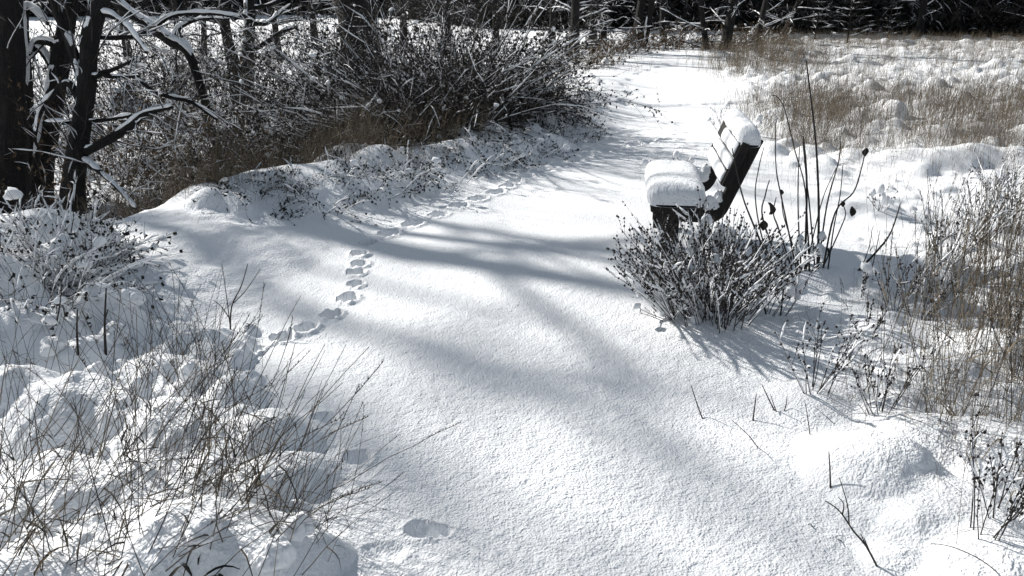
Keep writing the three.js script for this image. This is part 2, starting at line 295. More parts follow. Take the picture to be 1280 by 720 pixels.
// ---------------------------------------------------------------- plants: generators
function arc(rng, p, dir, len, droop, jit, K) {          // one stem as a polyline
  const pts = [p.clone()], d = dir.clone().normalize(), q = p.clone(), s = len / K;
  for (let k = 0; k < K; k++) { d.x += (rng() - .5) * jit; d.y += (rng() - .5) * jit - droop / K; d.z += (rng() - .5) * jit; d.normalize(); q.addScaledVector(d, s); pts.push(q.clone()); }
  return pts;
}
const taper = (n, a, b) => Array.from({ length: n }, (_, k) => lerp(a, b, k / (n - 1)));
function twigsOf(rng, pts, rad, n, len, out, { droop = 0.2, jit = 0.4, up = 0.3, K = 3, from = 0.25, level = 1, r0 = 0.5 } = {}) {
  for (let k = 0; k < n; k++) {
    const f = lerp(from, 1, rng()) * (pts.length - 1), i = Math.min(pts.length - 2, Math.floor(f)), p = pts[i].clone().lerp(pts[i + 1], f - i), t = pts[i + 1].clone().sub(pts[i]).normalize();
    const d = V(rng() - .5, rng() - .5, rng() - .5).multiplyScalar(1.7).addScaledVector(t, 0.75); d.y += up * 0.6;
    const r = Math.max(0.0012, rad[i] * r0), l = len * (0.45 + rng() * 0.75), tw = arc(rng, p, d, l, droop, jit, K), rr = taper(tw.length, r, Math.max(0.0009, r * 0.35));
    out.push({ pts: tw, rad: rr });
    if (level > 1) twigsOf(rng, tw, rr, 3, l * 0.5, out, { droop, jit, up, K: 3, level: level - 1, r0: 0.6 });
  }
}
function shrub(name, label, category, base, o, group) {
  const rng = rngOf(o.seed), t = thing(name, label, category, base, group);
  const gs = new G(), gsn = new G(), glf = new G(), gb = new G();
  for (let k = 0; k < o.n; k++) {
    const az = rng() * 2 * Math.PI, el = lerp(o.el[0], o.el[1], rng()), rr = o.foot * Math.sqrt(rng());
    const p = V(base.x + Math.cos(az) * rr, 0, base.z + Math.sin(az) * rr * 0.8); p.y = H(p.x, p.z) - 0.03;
    const d = V(Math.cos(az) * Math.cos(el), Math.sin(el), Math.sin(az) * Math.cos(el)); if (o.lean) d.add(o.lean);
    const len = lerp(o.len[0], o.len[1], rng()), pts = arc(rng, p, d, len, o.droop, o.jit ?? 0.25, o.K ?? 7), rad = taper(pts.length, o.r * (0.6 + rng() * 0.7), o.r * 0.25);
    for (const q of pts) { const gh = H(q.x, q.z); if (q.y < gh - 0.03) q.y = gh + 0.02; }
    const all = [{ pts, rad }]; twigsOf(rng, pts, rad, o.twigs, o.tw ?? 0.4, all, { droop: o.tdroop ?? 0.2, level: o.level ?? 1, up: o.up ?? 0.3 });
    all.forEach((b, bi) => {
      tube(gs, b.pts, b.rad, 3);
      if (o.snow && (bi === 0 || bi % 3 === 0)) snowOn(gsn, b.pts, b.rad, { th: o.snow * (bi ? 0.75 : 1.2), cover: (o.cover ?? 0.45) + (bi ? -.05 : .08), seed: o.seed + k * 1.7, min: o.smin ?? 0.006 });
      if (o.leaves) for (let q = 0; q < o.leaves; q++) {
        const f = rng() * (b.pts.length - 1), i = Math.min(b.pts.length - 2, Math.floor(f)), c = b.pts[i].clone().lerp(b.pts[i + 1], f - i), s = (o.leaf ?? 0.03) * (0.5 + rng());
        const e1 = V(rng() - .5, rng() - .5, rng() - .5).normalize().multiplyScalar(s), e2 = V(rng() - .5, rng() - .5, rng() - .5).normalize().multiplyScalar(s * 0.55), mid = c.clone().add(e1.clone().multiplyScalar(.5));
        const a = glf.v(c.x, c.y, c.z), bb = glf.v(mid.x + e2.x, mid.y + e2.y, mid.z + e2.z), cc = glf.v(c.x + e1.x, c.y + e1.y - s * .2, c.z + e1.z), dd = glf.v(mid.x - e2.x, mid.y - e2.y, mid.z - e2.z); glf.q(a, bb, cc, dd);
      }
    });
    if (o.clumps) for (let q = 0; q < o.clumps; q++) if (rng() < (o.clumpP ?? 0.5)) {
      const i = 1 + Math.floor(rng() * (pts.length - 1)), c = pts[Math.min(i, pts.length - 1)], s = (o.clump ?? 0.06) * (0.4 + rng() * rng() * 1.4);
      blob(gb, V(c.x, c.y + s * .3, c.z), s * (.7 + rng() * .5), s * (.6 + rng() * .4), s * .8, rng, o.fineClumps);
    }
  }
  gs.build('stems', o.mat ?? M.twig, t, true); glf.build('leaves', o.leafMat ?? M.leafDark, t, true); gsn.build('snow_cover', M.snowClump, t, true); gb.build('snow_clumps', M.snowClump, t, true);
  return t;
}
// a tree whose trunk and limbs follow given polylines; twigs grow from them
function tree(name, label, base, o, group) {
  const t = thing(name, label, 'tree', base, group), rng = rngOf(o.seed), tw = [], gsn = new G(), gtw = new G();
  const add = (nm, pts, rad, sides, dir) => {
    const s = smooth(pts, rad, o.per ?? 5), g = new G(); tube(g, s.pts, s.rad, sides, o.rough ?? 0.14); g.build(nm, M.bark, t);
    if (nm !== 'trunk' || o.trunkSnow) snowOn(gsn, s.pts, s.rad, { th: o.snow ?? 0.04, cover: o.cover ?? 0.5, seed: o.seed, sides: 7 });
    if (dir) snowOn(gsn, s.pts, s.rad, { th: dir[1], cover: dir[2], dir: dir[0], seed: o.seed + 40, sides: 7 });
    return s;
  };
  const tr = add('trunk', o.trunk, o.tr, 12, o.side);
  twigsOf(rng, tr.pts, tr.rad.map(r => Math.min(r, .03)), o.tt ?? 6, o.tl ?? 0.9, tw, { level: 2, from: o.tfrom ?? 0.2, r0: 0.4, up: 0.2, K: 5 });
  for (const l of o.limbs || []) {
    const s = add('limb', l.pts, l.rad, 8, l.side);
    twigsOf(rng, s.pts, s.rad.map(r => Math.min(r, .03)), l.tw ?? 8, l.tl ?? 0.8, tw, { level: l.level ?? 2, from: 0.1, r0: 0.4, up: l.up ?? 0.2, K: 5 });
  }
  for (const b of tw) { tube(gtw, b.pts, b.rad, 3); if (b.pts[0].y < 3.2) snowOn(gsn, b.pts, b.rad, { th: (o.tsnow ?? 0.012), cover: o.tcover ?? 0.4, seed: o.seed + 3, sides: 4, min: 0.005 }); }
  gtw.build('crown', M.twig, t, true); gsn.build('snow_cover', M.snowClump, t, true);
  return t;
}
// crown of limbs above a trunk, for the part of a tree over the top of the picture: it throws the dappled shade on the path
function crownLimbs(rng, pts, rad, n, len, y0, spread = 1) {
  const out = [];
  for (let k = 0; k < n; k++) {
    let f = rng(), i = 0; for (let c = 0; c < 40; c++) { f = rng() * (pts.length - 1); i = Math.min(pts.length - 2, Math.floor(f)); if (pts[i].y > y0) break; }
    const p = pts[i].clone().lerp(pts[i + 1], f - i), az = rng() * 6.28, d = V(Math.cos(az) * spread, 0.4 + rng() * 0.7, Math.sin(az) * spread), l = len * (0.5 + rng() * 0.7), a = arc(rng, p, d, l, -0.1 + rng() * .4, 0.35, 6), r = Math.min(rad[i] * 0.55, 0.07);
    out.push({ pts: a, rad: taper(a.length, r, 0.008), tw: 7, tl: l * 0.42, level: 2 });
  }
  return out;
}

// ---------------------------------------------------------------- bench
{
  const base = V(1.36, H(1.36, -6.62), -6.62), b = thing('park_bench', 'dark wooden park bench with thick snow on its seat and leaning backrest', 'bench', base);
  b.rotation.y = -0.137;
  const part = (nm, geo, mat, x, y, z, rx = 0, rz = 0, par = b) => { const m = new THREE.Mesh(geo, mat); m.name = nm; m.position.set(x, y, z); m.rotation.set(rx, 0, rz); m.castShadow = m.receiveShadow = true; par.add(m); return m; };
  const plank = (w, h, l) => { const s = new THREE.Shape(), c = 0.006, a = w / 2, e = h / 2; s.moveTo(-a + c, -e); s.lineTo(a - c, -e); s.quadraticCurveTo(a, -e, a, -e + c); s.lineTo(a, e - c); s.quadraticCurveTo(a, e, a - c, e); s.lineTo(-a + c, e); s.quadraticCurveTo(-a, e, -a, e - c); s.lineTo(-a, -e + c); s.quadraticCurveTo(-a, -e, -a + c, -e); const g = new THREE.ExtrudeGeometry(s, { depth: l, bevelEnabled: true, bevelSize: .003, bevelThickness: .003, bevelSegments: 1 }); g.translate(0, 0, -l / 2); return g; };
  const LEN = 1.16, yo = -base.y;                       // heights over level 0
  const Y = y => y + yo;
  part('seat_plank', plank(.128, .058, LEN), M.wood, -.134, Y(.449), 0);
  part('seat_plank', plank(.128, .058, LEN), M.wood, 0, Y(.449), 0);
  part('seat_plank', plank(.128, .058, LEN), M.wood, .134, Y(.449), 0);
  const lean = -0.36;                                   // backrest tilts away from the seat
  const bx = .335, by = .64;                            // lower front edge of the backrest
  const along = s => [bx + Math.sin(-lean) * s, by + Math.cos(lean) * s];
  let [sx, sy] = along(.065); part('back_slat', plank(.05, .125, LEN), M.wood, sx, Y(sy), 0, 0, lean);
  [sx, sy] = along(.285); part('back_slat', plank(.05, .125, LEN), M.wood, sx, Y(sy), 0, 0, lean);
  // two bent supports: beam under the seat, elbow, leaning post, and a broad leg
  const sup = new THREE.Shape();
  sup.moveTo(-.17, .415); sup.lineTo(.20, .415); sup.quadraticCurveTo(.27, .41, .31, .48); sup.lineTo(.545, .98); sup.lineTo(.475, 1.0); sup.lineTo(.475, .985);
  sup.lineTo(.475, .985); sup.lineTo(.255, .50); sup.quadraticCurveTo(.235, .465, .20, .419); sup.lineTo(-.17, .419); sup.closePath();
  const S2 = new THREE.Shape(); S2.moveTo(-.175, .418); S2.lineTo(-.175, .345); S2.lineTo(.24, .335); S2.quadraticCurveTo(.335, .335, .385, .43); S2.lineTo(.600, .975); S2.lineTo(.528, .998); S2.lineTo(.325, .50); S2.quadraticCurveTo(.285, .42, .20, .418); S2.closePath();
  for (const z of [LEN / 2 - .075, -LEN / 2 + .075]) {
    const g = new THREE.ExtrudeGeometry(S2, { depth: .06, bevelEnabled: true, bevelSize: .004, bevelThickness: .004, bevelSegments: 1, curveSegments: 8 }); g.translate(0, 0, -.03);
    part('support_frame', g, M.wood, 0, Y(0), z);
    part('leg', plank(.15, .62, .07), M.wood, -.05, Y(.335 - .31), z);
    const gs = new G(), r = rngOf(z > 0 ? 3 : 4); blob(gs, V(.265, .47, z), .085, .075, .05, r, true, 0); blob(gs, V(.315, .52, z), .045, .07, .042, r, true, 0);
    const m = new THREE.Mesh(gs.geo(), M.snowCap); m.name = 'snow_patch'; m.position.set(0, Y(0), 0); m.castShadow = m.receiveShadow = true; b.add(m);
  }
  part('end_cleat', plank(.055, .35, .03), M.wood, along(.175)[0] + .012, Y(along(.175)[1]), LEN / 2 + .0185, 0, lean);
  const slab = (w, h, l, pw, seed, skew = 0) => {       // rounded pillow of snow: w across, h high, l long
    const g = new G(), NU = 36, NV = 64;
    for (let j = 0; j <= NV; j++) { const v = j / NV * 2 - 1, vv = Math.sign(v) * (1 - Math.pow(1 - Math.abs(v), 1.6)), e = Math.pow(Math.max(0, 1 - Math.pow(Math.abs(vv), 9)), 1 / 4);
      for (let k = 0; k <= NU; k++) { const a = k / NU * 2 * Math.PI, ca = Math.cos(a), sa = Math.sin(a), f = Math.pow(Math.pow(Math.abs(ca), pw) + Math.pow(Math.abs(sa), pw), -1 / pw);
        let x = ca * f * w / 2 * (0.72 + 0.28 * e), y = sa * f, z = vv * l / 2; y = y < 0 ? y * .02 : y * h * e;
        const nn = 1 + .10 * n3(x * 5 + seed, z * 3.5, y * 4) + .06 * n3(x * 14, z * 14 + seed, y * 14); if (y > 0) y *= nn; x *= 1 + .05 * n3(z * 4, y * 6, seed + 5) + .035 * n3(z * 18, y * 18, seed) + .02 * n3(z * 45, y * 45, seed);
        if (y > .04) x *= 1.03; x += skew * y;
        g.v(x, y, z, x, z + y); } }
    for (let j = 0; j < NV; j++) for (let k = 0; k < NU; k++) { const a = j * (NU + 1) + k; g.q(a, a + NU + 1, a + NU + 2, a + 1); }
    return g.geo(); };
  part('snow_cap', slab(.445, .15, LEN + .04, 3.4, 1), M.snowCap, -.004, Y(.4795), 0);
  [sx, sy] = along(.352); part('snow_cap', slab(.155, .125, LEN + .05, 3, 4), M.snowCap, sx + .045, Y(sy - .012), 0);
  // snow stuck to the front of the slats and resting on the lower one
  for (const [q, w, h, l, zz, sd] of [[.065, .10, .028, LEN * .92, .02, 21], [.285, .10, .022, LEN * .72, .13, 23]]) { [sx, sy] = along(q); part('snow_patch', slab(w, h, l, 2.4, sd), M.snowCap, sx - .027 * Math.cos(lean), Y(sy + .027 * Math.sin(lean) + .012), zz, 0, lean + Math.PI / 2); }
  [sx, sy] = along(.128); part('snow_patch', slab(.068, .082, LEN * .98, 2.4, 25), M.snowCap, sx + .005, Y(sy), 0);
}
console.log('bench done');

// ---------------------------------------------------------------- trees at the left edge
const PX = (list, dep, jz = 0, seed = 1) => { const r = rngOf(seed); return list.map(([x, y], k) => atDepth(x, y, dep + (k ? jz * (r() - .5) : 0))); };
const SIDE = V(-0.75, 0.25, 0.6).normalize();
function leftTree(label, list, widths, dep, limbs, o) {  // list and widths in photograph pixels at that depth
  const trunk = PX(list, dep), f = trunk[0].clone(); f.y = H(f.x, f.z) - 0.1; trunk[0].y = Math.min(trunk[0].y, f.y);
  const base = V(trunk[0].x, H(trunk[0].x, trunk[0].z), trunk[0].z);
  const tr = widths.map(w => w * dep / FPX / 2), rng = rngOf(o.seed + 50);
  const ls = limbs.map((l, k) => { const dd = l.d ?? 0, pts = l.p.map(([x, y], i) => atDepth(x, y, dep + dd * i / (l.p.length - 1) + (rng() - .5) * 0.1)); return { pts, rad: l.w.map(w => w * dep / FPX / 2), tw: l.tw ?? 7, tl: l.tl ?? 0.6, level: 2, side: l.side }; });
  const sm = smooth(trunk, tr, 4);
  if (o.crown) ls.push(...crownLimbs(rng, sm.pts, sm.rad, o.crown, o.clen ?? 2, o.cy ?? 2.6));
  return tree(o.name ?? 'bare_tree', label, base, { trunk, tr, limbs: ls, ...o });
}
leftTree('thick black tree trunk with rough bark standing outermost beside the snowy shrubs', [[8, 285], [10, 200], [8, 100], [4, 0], [0, -150], [-15, -330], [-20, -520]], [58, 46, 43, 42, 42, 36, 16], 9.3,
  [{ p: [[14, 70], [22, 40], [10, 10], [-10, -40]], w: [10, 8, 7, 4] }, { p: [[-8, 40], [-20, 30], [-50, -20]], w: [16, 12, 8] }], { seed: 11, crown: 7, clen: 2.6, cy: 3.0, tt: 14, tfrom: .05 });
leftTree('leaning dark tree with snow plastered along one side of its trunk', [[48, 275], [54, 200], [66, 130], [76, 75], [84, 20], [92, -60], [85, -240], [95, -420]], [34, 26, 24, 23, 20, 16, 11, 4], 9.9,
  [{ p: [[42, 240], [36, 150], [32, 70], [30, 20], [38, 8], [60, 30]], w: [16, 14, 12, 11, 8, 5], side: [SIDE, .07, .45] }, { p: [[76, 60], [58, 52], [45, 55], [36, 70]], w: [10, 9, 7, 5] }, { p: [[70, 92], [50, 62], [40, 68], [30, 60]], w: [9, 8, 6, 4] }], { seed: 12, crown: 5, clen: 2.0, cy: 3.2, side: [SIDE, .06, .38], tt: 18, tfrom: .05 });
leftTree('forked black tree with snow packed in the fork and along its limbs', [[86, 272], [93, 220], [100, 167], [109, 100], [113, 50], [121, 16], [138, -30], [170, -180], [180, -380], [215, -540]], [36, 26, 24, 22, 22, 20, 16, 12, 8, 4], 8.9,
  [{ p: [[110, 122], [96, 80], [82, 38], [66, 0], [45, -110], [20, -260], [25, -400]], w: [15, 13, 12, 11, 9, 6, 3], tw: 12, tl: .9 },
   { p: [[101, 128], [88, 106], [78, 106], [64, 122], [50, 142], [44, 172], [48, 186]], w: [11, 9, 8, 7, 6, 4, 2], tw: 5, tl: .3 },
   { p: [[122, 17], [140, 20], [158, 32], [172, 50], [184, 66]], w: [9, 7, 5, 4, 3], d: -.3 },
   { p: [[118, 46], [150, 47], [185, 40], [215, 20], [262, 17], [300, 22]], w: [7, 6, 6, 5, 4, 3], d: 1.2, tw: 16 },
   { p: [[116, 97], [132, 90], [148, 84], [168, 74]], w: [8, 7, 5, 2], tw: 5, tl: .35 },
   { p: [[122, 92], [142, 96], [174, 95]], w: [5, 6, 3], tw: 4, tl: .3 },
   { p: [[108, 190], [140, 172], [165, 156], [182, 142], [216, 134]], w: [11, 11, 10, 7, 3], d: -.4, tw: 8 },
   { p: [[56, 154], [90, 153], [130, 150], [165, 144]], w: [5, 6, 5, 3], tw: 8 },
   { p: [[170, 98], [195, 115], [216, 122], [240, 128], [272, 150]], w: [3, 5, 6, 5, 3], d: .5, tw: 8 },
   { p: [[116, 22], [111, 35], [107, 60]], w: [9, 8, 4], tw: 2, side: [SIDE, .05, .8] },
   { p: [[104, 200], [125, 215], [150, 238], [170, 262]], w: [7, 6, 5, 3], d: -.9, tw: 6 },
   { p: [[130, -20], [70, -120], [30, -260]], w: [8, 6, 3], tw: 14, tl: 1 }, { p: [[160, -140], [260, -260], [330, -420]], w: [8, 6, 3], tw: 14, tl: 1.1 }],
  { seed: 13, crown: 5, clen: 2.2, cy: 3.0, snow: .036, tt: 16, tfrom: .05 });
leftTree('dead leaning limb propped slantwise among the thicket behind the forked tree', [[262, 96], [240, 76], [214, 52], [188, 34], [150, 6], [120, -30]], [9, 11, 13, 13, 11, 7], 13, [{ p: [[215, 52], [225, 35], [250, 24], [285, 24]], w: [6, 5, 4, 2] }], { name: 'leaning_dead_tree', trunkSnow: 1, seed: 14, snow: .05, cover: .5, tt: 8 });
leftTree('slim dark tree trunk rising at a slant from the thicket, beside a straighter twin', [[295, 110], [292, 81], [287, 60], [282, 36], [279, 0], [277, -60], [285, -160], [280, -270]], [17, 15, 14, 13, 13, 11, 8, 3], 19, [{ p: [[291, 25], [303, 20], [319, 29], [334, 29], [348, 18], [364, 5]], w: [5, 6, 6, 5, 4, 2], d: 1 }, { p: [[284, 30], [260, 24], [236, 18], [210, 20]], w: [5, 5, 4, 2] }], { seed: 15, crown: 7, clen: 2.6, cy: 4, snow: .06, tt: 8 });
leftTree('straight trunk with frosted bark growing next to the slanting slim trunk', [[308, 108], [309, 81], [311, 50], [312, 20], [313, -30], [320, -140], [318, -260]], [18, 17, 15, 15, 13, 9, 3], 19.6, [{ p: [[310, 66], [335, 52], [352, 40], [372, 34]], w: [6, 6, 5, 2], d: -.6 }, { p: [[313, 10], [340, 5], [365, -12]], w: [6, 5, 3] }], { seed: 16, crown: 7, clen: 2.6, cy: 4, side: [SIDE, .08, .45], tt: 8 });
leftTree('stout pollarded tree stump bristling with dark shoots behind the snowy hedge', [[452, 90], [450, 55], [447, 20], [444, -10], [440, -40]], [54, 48, 50, 62, 40], 20, [{ p: [[440, 5], [425, -15], [405, -60]], w: [16, 12, 5], tw: 16 }, { p: [[455, 0], [472, -20], [490, -70]], w: [16, 12, 5], tw: 16 }, { p: [[447, 0], [446, -40], [455, -110]], w: [18, 12, 4], tw: 16 }], { name: 'pollard_tree', seed: 17, snow: .07, tt: 26, tfrom: .4, tl: 1.2 });

// off to the left of the frame: taller trees of the same row whose crowns shade the path
{
  const spots = [[-15.5, -16.5, 17, 31, 'tall bare tree left of the pathside row, widest crown'], [-11.2, -13, 11, 32, 'slender bare tree beside the outermost trunk of the pathside row'], [-18.5, -22.5, 17, 33, 'tall bare tree standing farthest back in the left row'], [-12.5, -20.5, 15, 34, 'bare tree with upswept limbs behind the thicket'], [-7.5, -5.2, 7, 35, 'low spreading bare tree by the bank outside the path']];
  for (const [x, z, h, seed, label] of spots) {
    const rng = rngOf(seed), p = onSnow(x, z, -.1), trunk = arc(rng, p, V(.02, 1, .02), h, 0, 0.10, 7), tr = taper(trunk.length, .17 + h * .008, .03), sm = smooth(trunk, tr, 3);
    tree('tall_bare_tree', label, onSnow(x, z), { trunk, tr, limbs: crownLimbs(rng, sm.pts, sm.rad, 14, h * .30, h * .45), seed, per: 3, tt: 10, tl: 1.2, tsnow: .008 }, 'trees of the row left of the path');
  }
}
console.log('left trees done');

// ---------------------------------------------------------------- hedge and thicket left of the path
const hedge = (px, py, label, o) => shrub(o.name ?? 'snowy_shrub', label, o.cat ?? 'shrub', gpLow(px, py), o);
function gpLow(px, py) { if (py > 30) return gp(px, py); const dep = py * CP + 2.2 * SP, x = (px - 640) / FPX * dep; return onSnow(x, -py); }   // second number under 30: metres from the camera, for feet hidden behind the bank
const lowBush = { foot: .55, el: [.35, 1.35], droop: .9, r: .011, twigs: 10, tw: .5, snow: .018, cover: .22, jit: .42, leaves: 8, leaf: .032, clumps: 3, clumpP: .25, clump: .032, n: 85, len: [.9, 1.9], smin: .006 };
[[590, 12.3, 'broad dark shrub with arching snow-laden stems where the bank meets the open path', 41, { n: 140, len: [.9, 2.2], foot: .9, el: [.5, 1.45] }],
 [540, 12.0, 'tall tangled shrub heaped with snow at the high middle of the hedge', 42, { n: 140, len: [1.3, 2.9], foot: 1.0, el: [.6, 1.5], droop: .6 }],
 [490, 11.6, 'dark shrub with long bare rods poking from its snow, by the pollard', 43, { n: 120, len: [1.2, 2.5], foot: .9 }],
 [440, 11.2, 'snow-draped shrub with drooping white bundles, in front of the pollard', 44, { n: 100, len: [.7, 1.5], foot: .9, clump: .04 }],
 [388, 10.6, 'shrub with thick white snow bundles hanging over its dark hollow', 45, { n: 90, len: [.6, 1.25], foot: .8, clump: .045 }],
 [330, 10.2, 'thin-stemmed snowy shrub standing over the brown leaf litter', 46, { n: 70, len: [.5, 1.1], foot: .8 }],
 [668, 12.6, 'low twiggy shrub at the tip of the hedge, flat on the path side', 47, { n: 60, len: [.35, .8], foot: .5, el: [.3, 1.2], leaves: 3 }],
 [500, 15, 'shrub of the second hedge row with fine upright snow-lined rods', 48, { n: 110, len: [1.6, 3.2], foot: 1.2, el: [.8, 1.5], r: .009, droop: .4 }],
 [565, 15.3, 'shrub of the second hedge row leaning out above the bend of the path', 49, { n: 110, len: [1.4, 2.7], foot: 1.0, el: [.9, 1.5], droop: .4 }],
].forEach(([px, py, label, seed, o]) => hedge(px, py, label, { ...lowBush, ...o, seed }));
const thin = { foot: 1.0, el: [.3, 1.45], droop: .7, r: .006, twigs: 5, tw: .5, snow: .012, cover: .12, leaves: 1, leaf: .04, leafMat: M.dryLeaf, clumps: 0, n: 52, len: [.6, 1.6], jit: .5, K: 5, level: 2, mat: M.twigBrown, name: 'thicket_bush', cat: 'bush' };
[[300, 13, 'brown thicket bush of crossing twigs under the twin trunks', 51], [240, 11.5, 'brown twig thicket speckled with snow below the leaning dead limb', 52], [190, 10.2, 'thicket bush of thin brown twigs right of the forked tree', 53], [150, 12.5, 'matted thicket behind the forked tree with a few rust leaves', 54], [250, 17, 'loose thicket bush in front of the sunlit far field', 55], [362, 14, 'dark thicket bush tucked between twin trunks and pollard', 56], [200, 19, 'far thicket bush with snow-dusted crowns behind the dead limb', 57], [125, 9, 'low thicket at the foot of the forked tree', 58], [400, 17, 'tall thicket bush with long rods before the bright field', 59], [60, 11.5, 'thicket twigs growing between the leftmost trunks', 60], [165, 15, 'tall twig thicket showing between the forked tree and the dead limb', 64], [225, 14.5, 'tall twig thicket crossing the dead limb', 65], [270, 21, 'distant twig thicket left of the twin trunks', 66], [335, 18, 'tall twig thicket right of the twin trunks', 67], [110, 16, 'tall twig thicket behind the forked tree', 68], [380, 22, 'distant twig thicket left of the pollard', 69], [490, 19, 'tall twig thicket right of the pollard', 70]
].forEach(([px, py, label, seed]) => hedge(px, py, label, { ...thin, seed, ...(seed >= 55 && seed !== 58 ? { len: [1.2, 2.6], foot: 1.5, el: [.6, 1.5], droop: .35, n: 58, r: .009, cover: -.05, mat: M.twig, leafMat: M.leafDark } : {}) }));
// snow-buried low shrubs in front of the left trunks
[[30, 345, 'rounded low shrub buried in snow before the thickest trunk', 61, 1.0], [85, 338, 'small snow-capped shrub with dark leaves near the forked tree', 62, .8], [5, 300, 'snowy shrub squeezed against the foot of the thick trunk', 63, 1.0]].forEach(([px, py, label, seed, s]) => hedge(px, py, label, { foot: .35 * s, el: [.4, 1.4], droop: .7, r: .004, twigs: 6, tw: .2, snow: .014, cover: .5, leaves: 2, leaf: .022, clumps: 1, clumpP: .25, clump: .045, fineClumps: true, n: 70, len: [.3, .6 * s], smin: .007, seed }));
// snowed-under evergreen clumps along the crest of the bank
[[468, 224, 'low leafy twig clump under a snow hood at the bank crest', 71], [505, 228, 'dark twig clump breaking through a bulging snow lump on the bank', 72], [640, 186, 'evergreen tuft peeping from a cone of snow below the broad shrub', 73], [668, 188, 'small dark evergreen tuft in a snow lump nearest the shrub tip', 74], [605, 192, 'twiggy tuft with snow shelves halfway along the bank', 75], [325, 246, 'flattened twigs weighed down by snow on the rounded bank top', 76], [400, 236, 'short dry twigs sticking from the bank between two snow swells', 77], [712, 170, 'bristly dark tuft spreading over the path at the hedge tip', 78], [560, 222, 'thin twig tuft on the snow terrace of the bank', 79]
].forEach(([px, py, label, seed]) => hedge(px, py, label, { name: 'twig_clump', cat: 'twigs', foot: .28, el: [.15, 1.1], droop: .8, r: .0035, twigs: 6, tw: .18, snow: .014, cover: .4, leaves: 3, leaf: .022, leafMat: M.evergreen, clumps: 1, clumpP: .3, clump: .035, n: 26, len: [.2, .45], smin: .006, seed }));
console.log('hedge done');

// ---------------------------------------------------------------- trees and shrubs beyond the bend
function midTree(px, py, w, label, o) {                 // foot pixel, trunk width in pixels
  const f = gp(px, py), dep = -f.z * CP + (CAM_H - f.y) * SP, rng = rngOf(o.seed), h = o.h ?? 9, p = f.clone(); p.y -= .1;
  const trunk = arc(rng, p, V(o.lean ?? 0, 1, 0), h, 0, 0.08, 7), tr = taper(trunk.length, w * dep / FPX / 2, .02); tr[0] *= 1.25;
  const sm = smooth(trunk, tr, 3), limbs = crownLimbs(rng, sm.pts, sm.rad, o.n ?? 9, o.len ?? 2, o.y0 ?? 1.0, o.spread ?? 1);
  if (o.low) for (let k = 0; k < o.low; k++) { const y = .4 + rng() * 1.6, i = Math.min(sm.pts.length - 2, Math.max(0, Math.floor(y / h * (sm.pts.length - 1)))), a = rng() * 6.28, q = sm.pts[i].clone().lerp(sm.pts[i + 1], rng()), b = arc(rng, q, V(Math.cos(a), .1 + rng() * .5, Math.sin(a)), .8 + rng() * 1.4, .3, .3, 5); limbs.push({ pts: b, rad: taper(b.length, .03, .006), tw: 6, tl: .6 }); }
  return tree(o.name ?? 'bare_tree', label, f, { trunk, tr, limbs, seed: o.seed, per: 3, snow: .032, tsnow: .012, tcover: .15, tt: 7, tl: 1, side: o.side ? [SIDE, .06, .5] : undefined });
}
[[717, 76, 13, 'dark conical tree with drooping snowy side branches just past the hedge tip', { seed: 81, low: 9, h: 8 }],
 [741, 63, 10, 'upright dark trunk, one of a close pair beyond the hedge, behind the other', { seed: 82, low: 5 }],
 [753, 64, 10, 'upright dark trunk, one of a close pair beyond the hedge, nearer the bend', { seed: 83, low: 5 }],
 [794, 60, 12, 'dark trunk at the head of the path touching a paler slanting trunk', { seed: 84, low: 3, lean: .06 }],
 [803, 60, 9, 'slanting trunk with a snow-frosted side at the head of the path', { seed: 85, low: 3, lean: .18, side: 1 }],
 [829, 57, 9, 'short dark trunk right behind the head of the path', { seed: 86, low: 6, lean: -.05 }],
 [884, 62, 7, 'slim trunk tipping towards the path where the grass meadow begins', { seed: 87, low: 5, lean: -.2 }],
 [906, 62, 13, 'dark multi-branched tree with a broad snowy limb at the meadow edge', { seed: 88, low: 8, lean: .05 }],
 [945, 55, 8, 'scrubby dark tree with crooked snow-lined limbs behind the meadow grass', { seed: 89, low: 7, lean: .1 }],
 [975, 52, 7, 'low crooked tree leaning over the meadow with white-topped limbs', { seed: 90, low: 6, lean: .35, h: 6 }],
 [1148, 45, 9, 'dark straight trunk standing alone on the far meadow rim', { seed: 91, low: 6 }],
 [1242, 46, 10, 'dark trunk on the far meadow rim beside a pair of thick trunks', { seed: 92, low: 4 }],
 [1262, 46, 16, 'thick dark trunk on the far meadow rim, first of a thick pair', { seed: 93, low: 4 }],
 [1276, 46, 16, 'thick dark trunk on the far meadow rim, last of a thick pair', { seed: 94, low: 4 }],
 [690, 62, 8, 'dark trunk half hidden behind the hedge shoots and the conical tree', { seed: 95, low: 6 }],
 [620, 60, 8, 'dark trunk behind the high middle of the hedge', { seed: 96, low: 4 }],
 [395, 62, 9, 'dark trunk standing between twin trunks and pollard, far side', { seed: 97, low: 4 }],
 [225, 60, 8, 'dark trunk by the sunlit field behind the leaning dead limb', { seed: 98, low: 4 }],
 [160, 70, 9, 'slim dark trunk in the thicket past the forked tree', { seed: 99, low: 9 }],
 [255, 72, 7, 'slim dark trunk in the thicket left of the twin trunks', { seed: 104, low: 9, lean: .1 }],
 [350, 75, 8, 'slim dark trunk in the thicket right of the twin trunks', { seed: 105, low: 9, lean: -.08 }],
 [505, 62, 9, 'slim dark trunk behind the hedge right of the pollard', { seed: 106, low: 8 }],
 [560, 58, 8, 'slim dark trunk behind the hedge, midway to its high middle', { seed: 107, low: 6 }],
].forEach(([px, py, w, label, o]) => midTree(px, py, w, label, o));
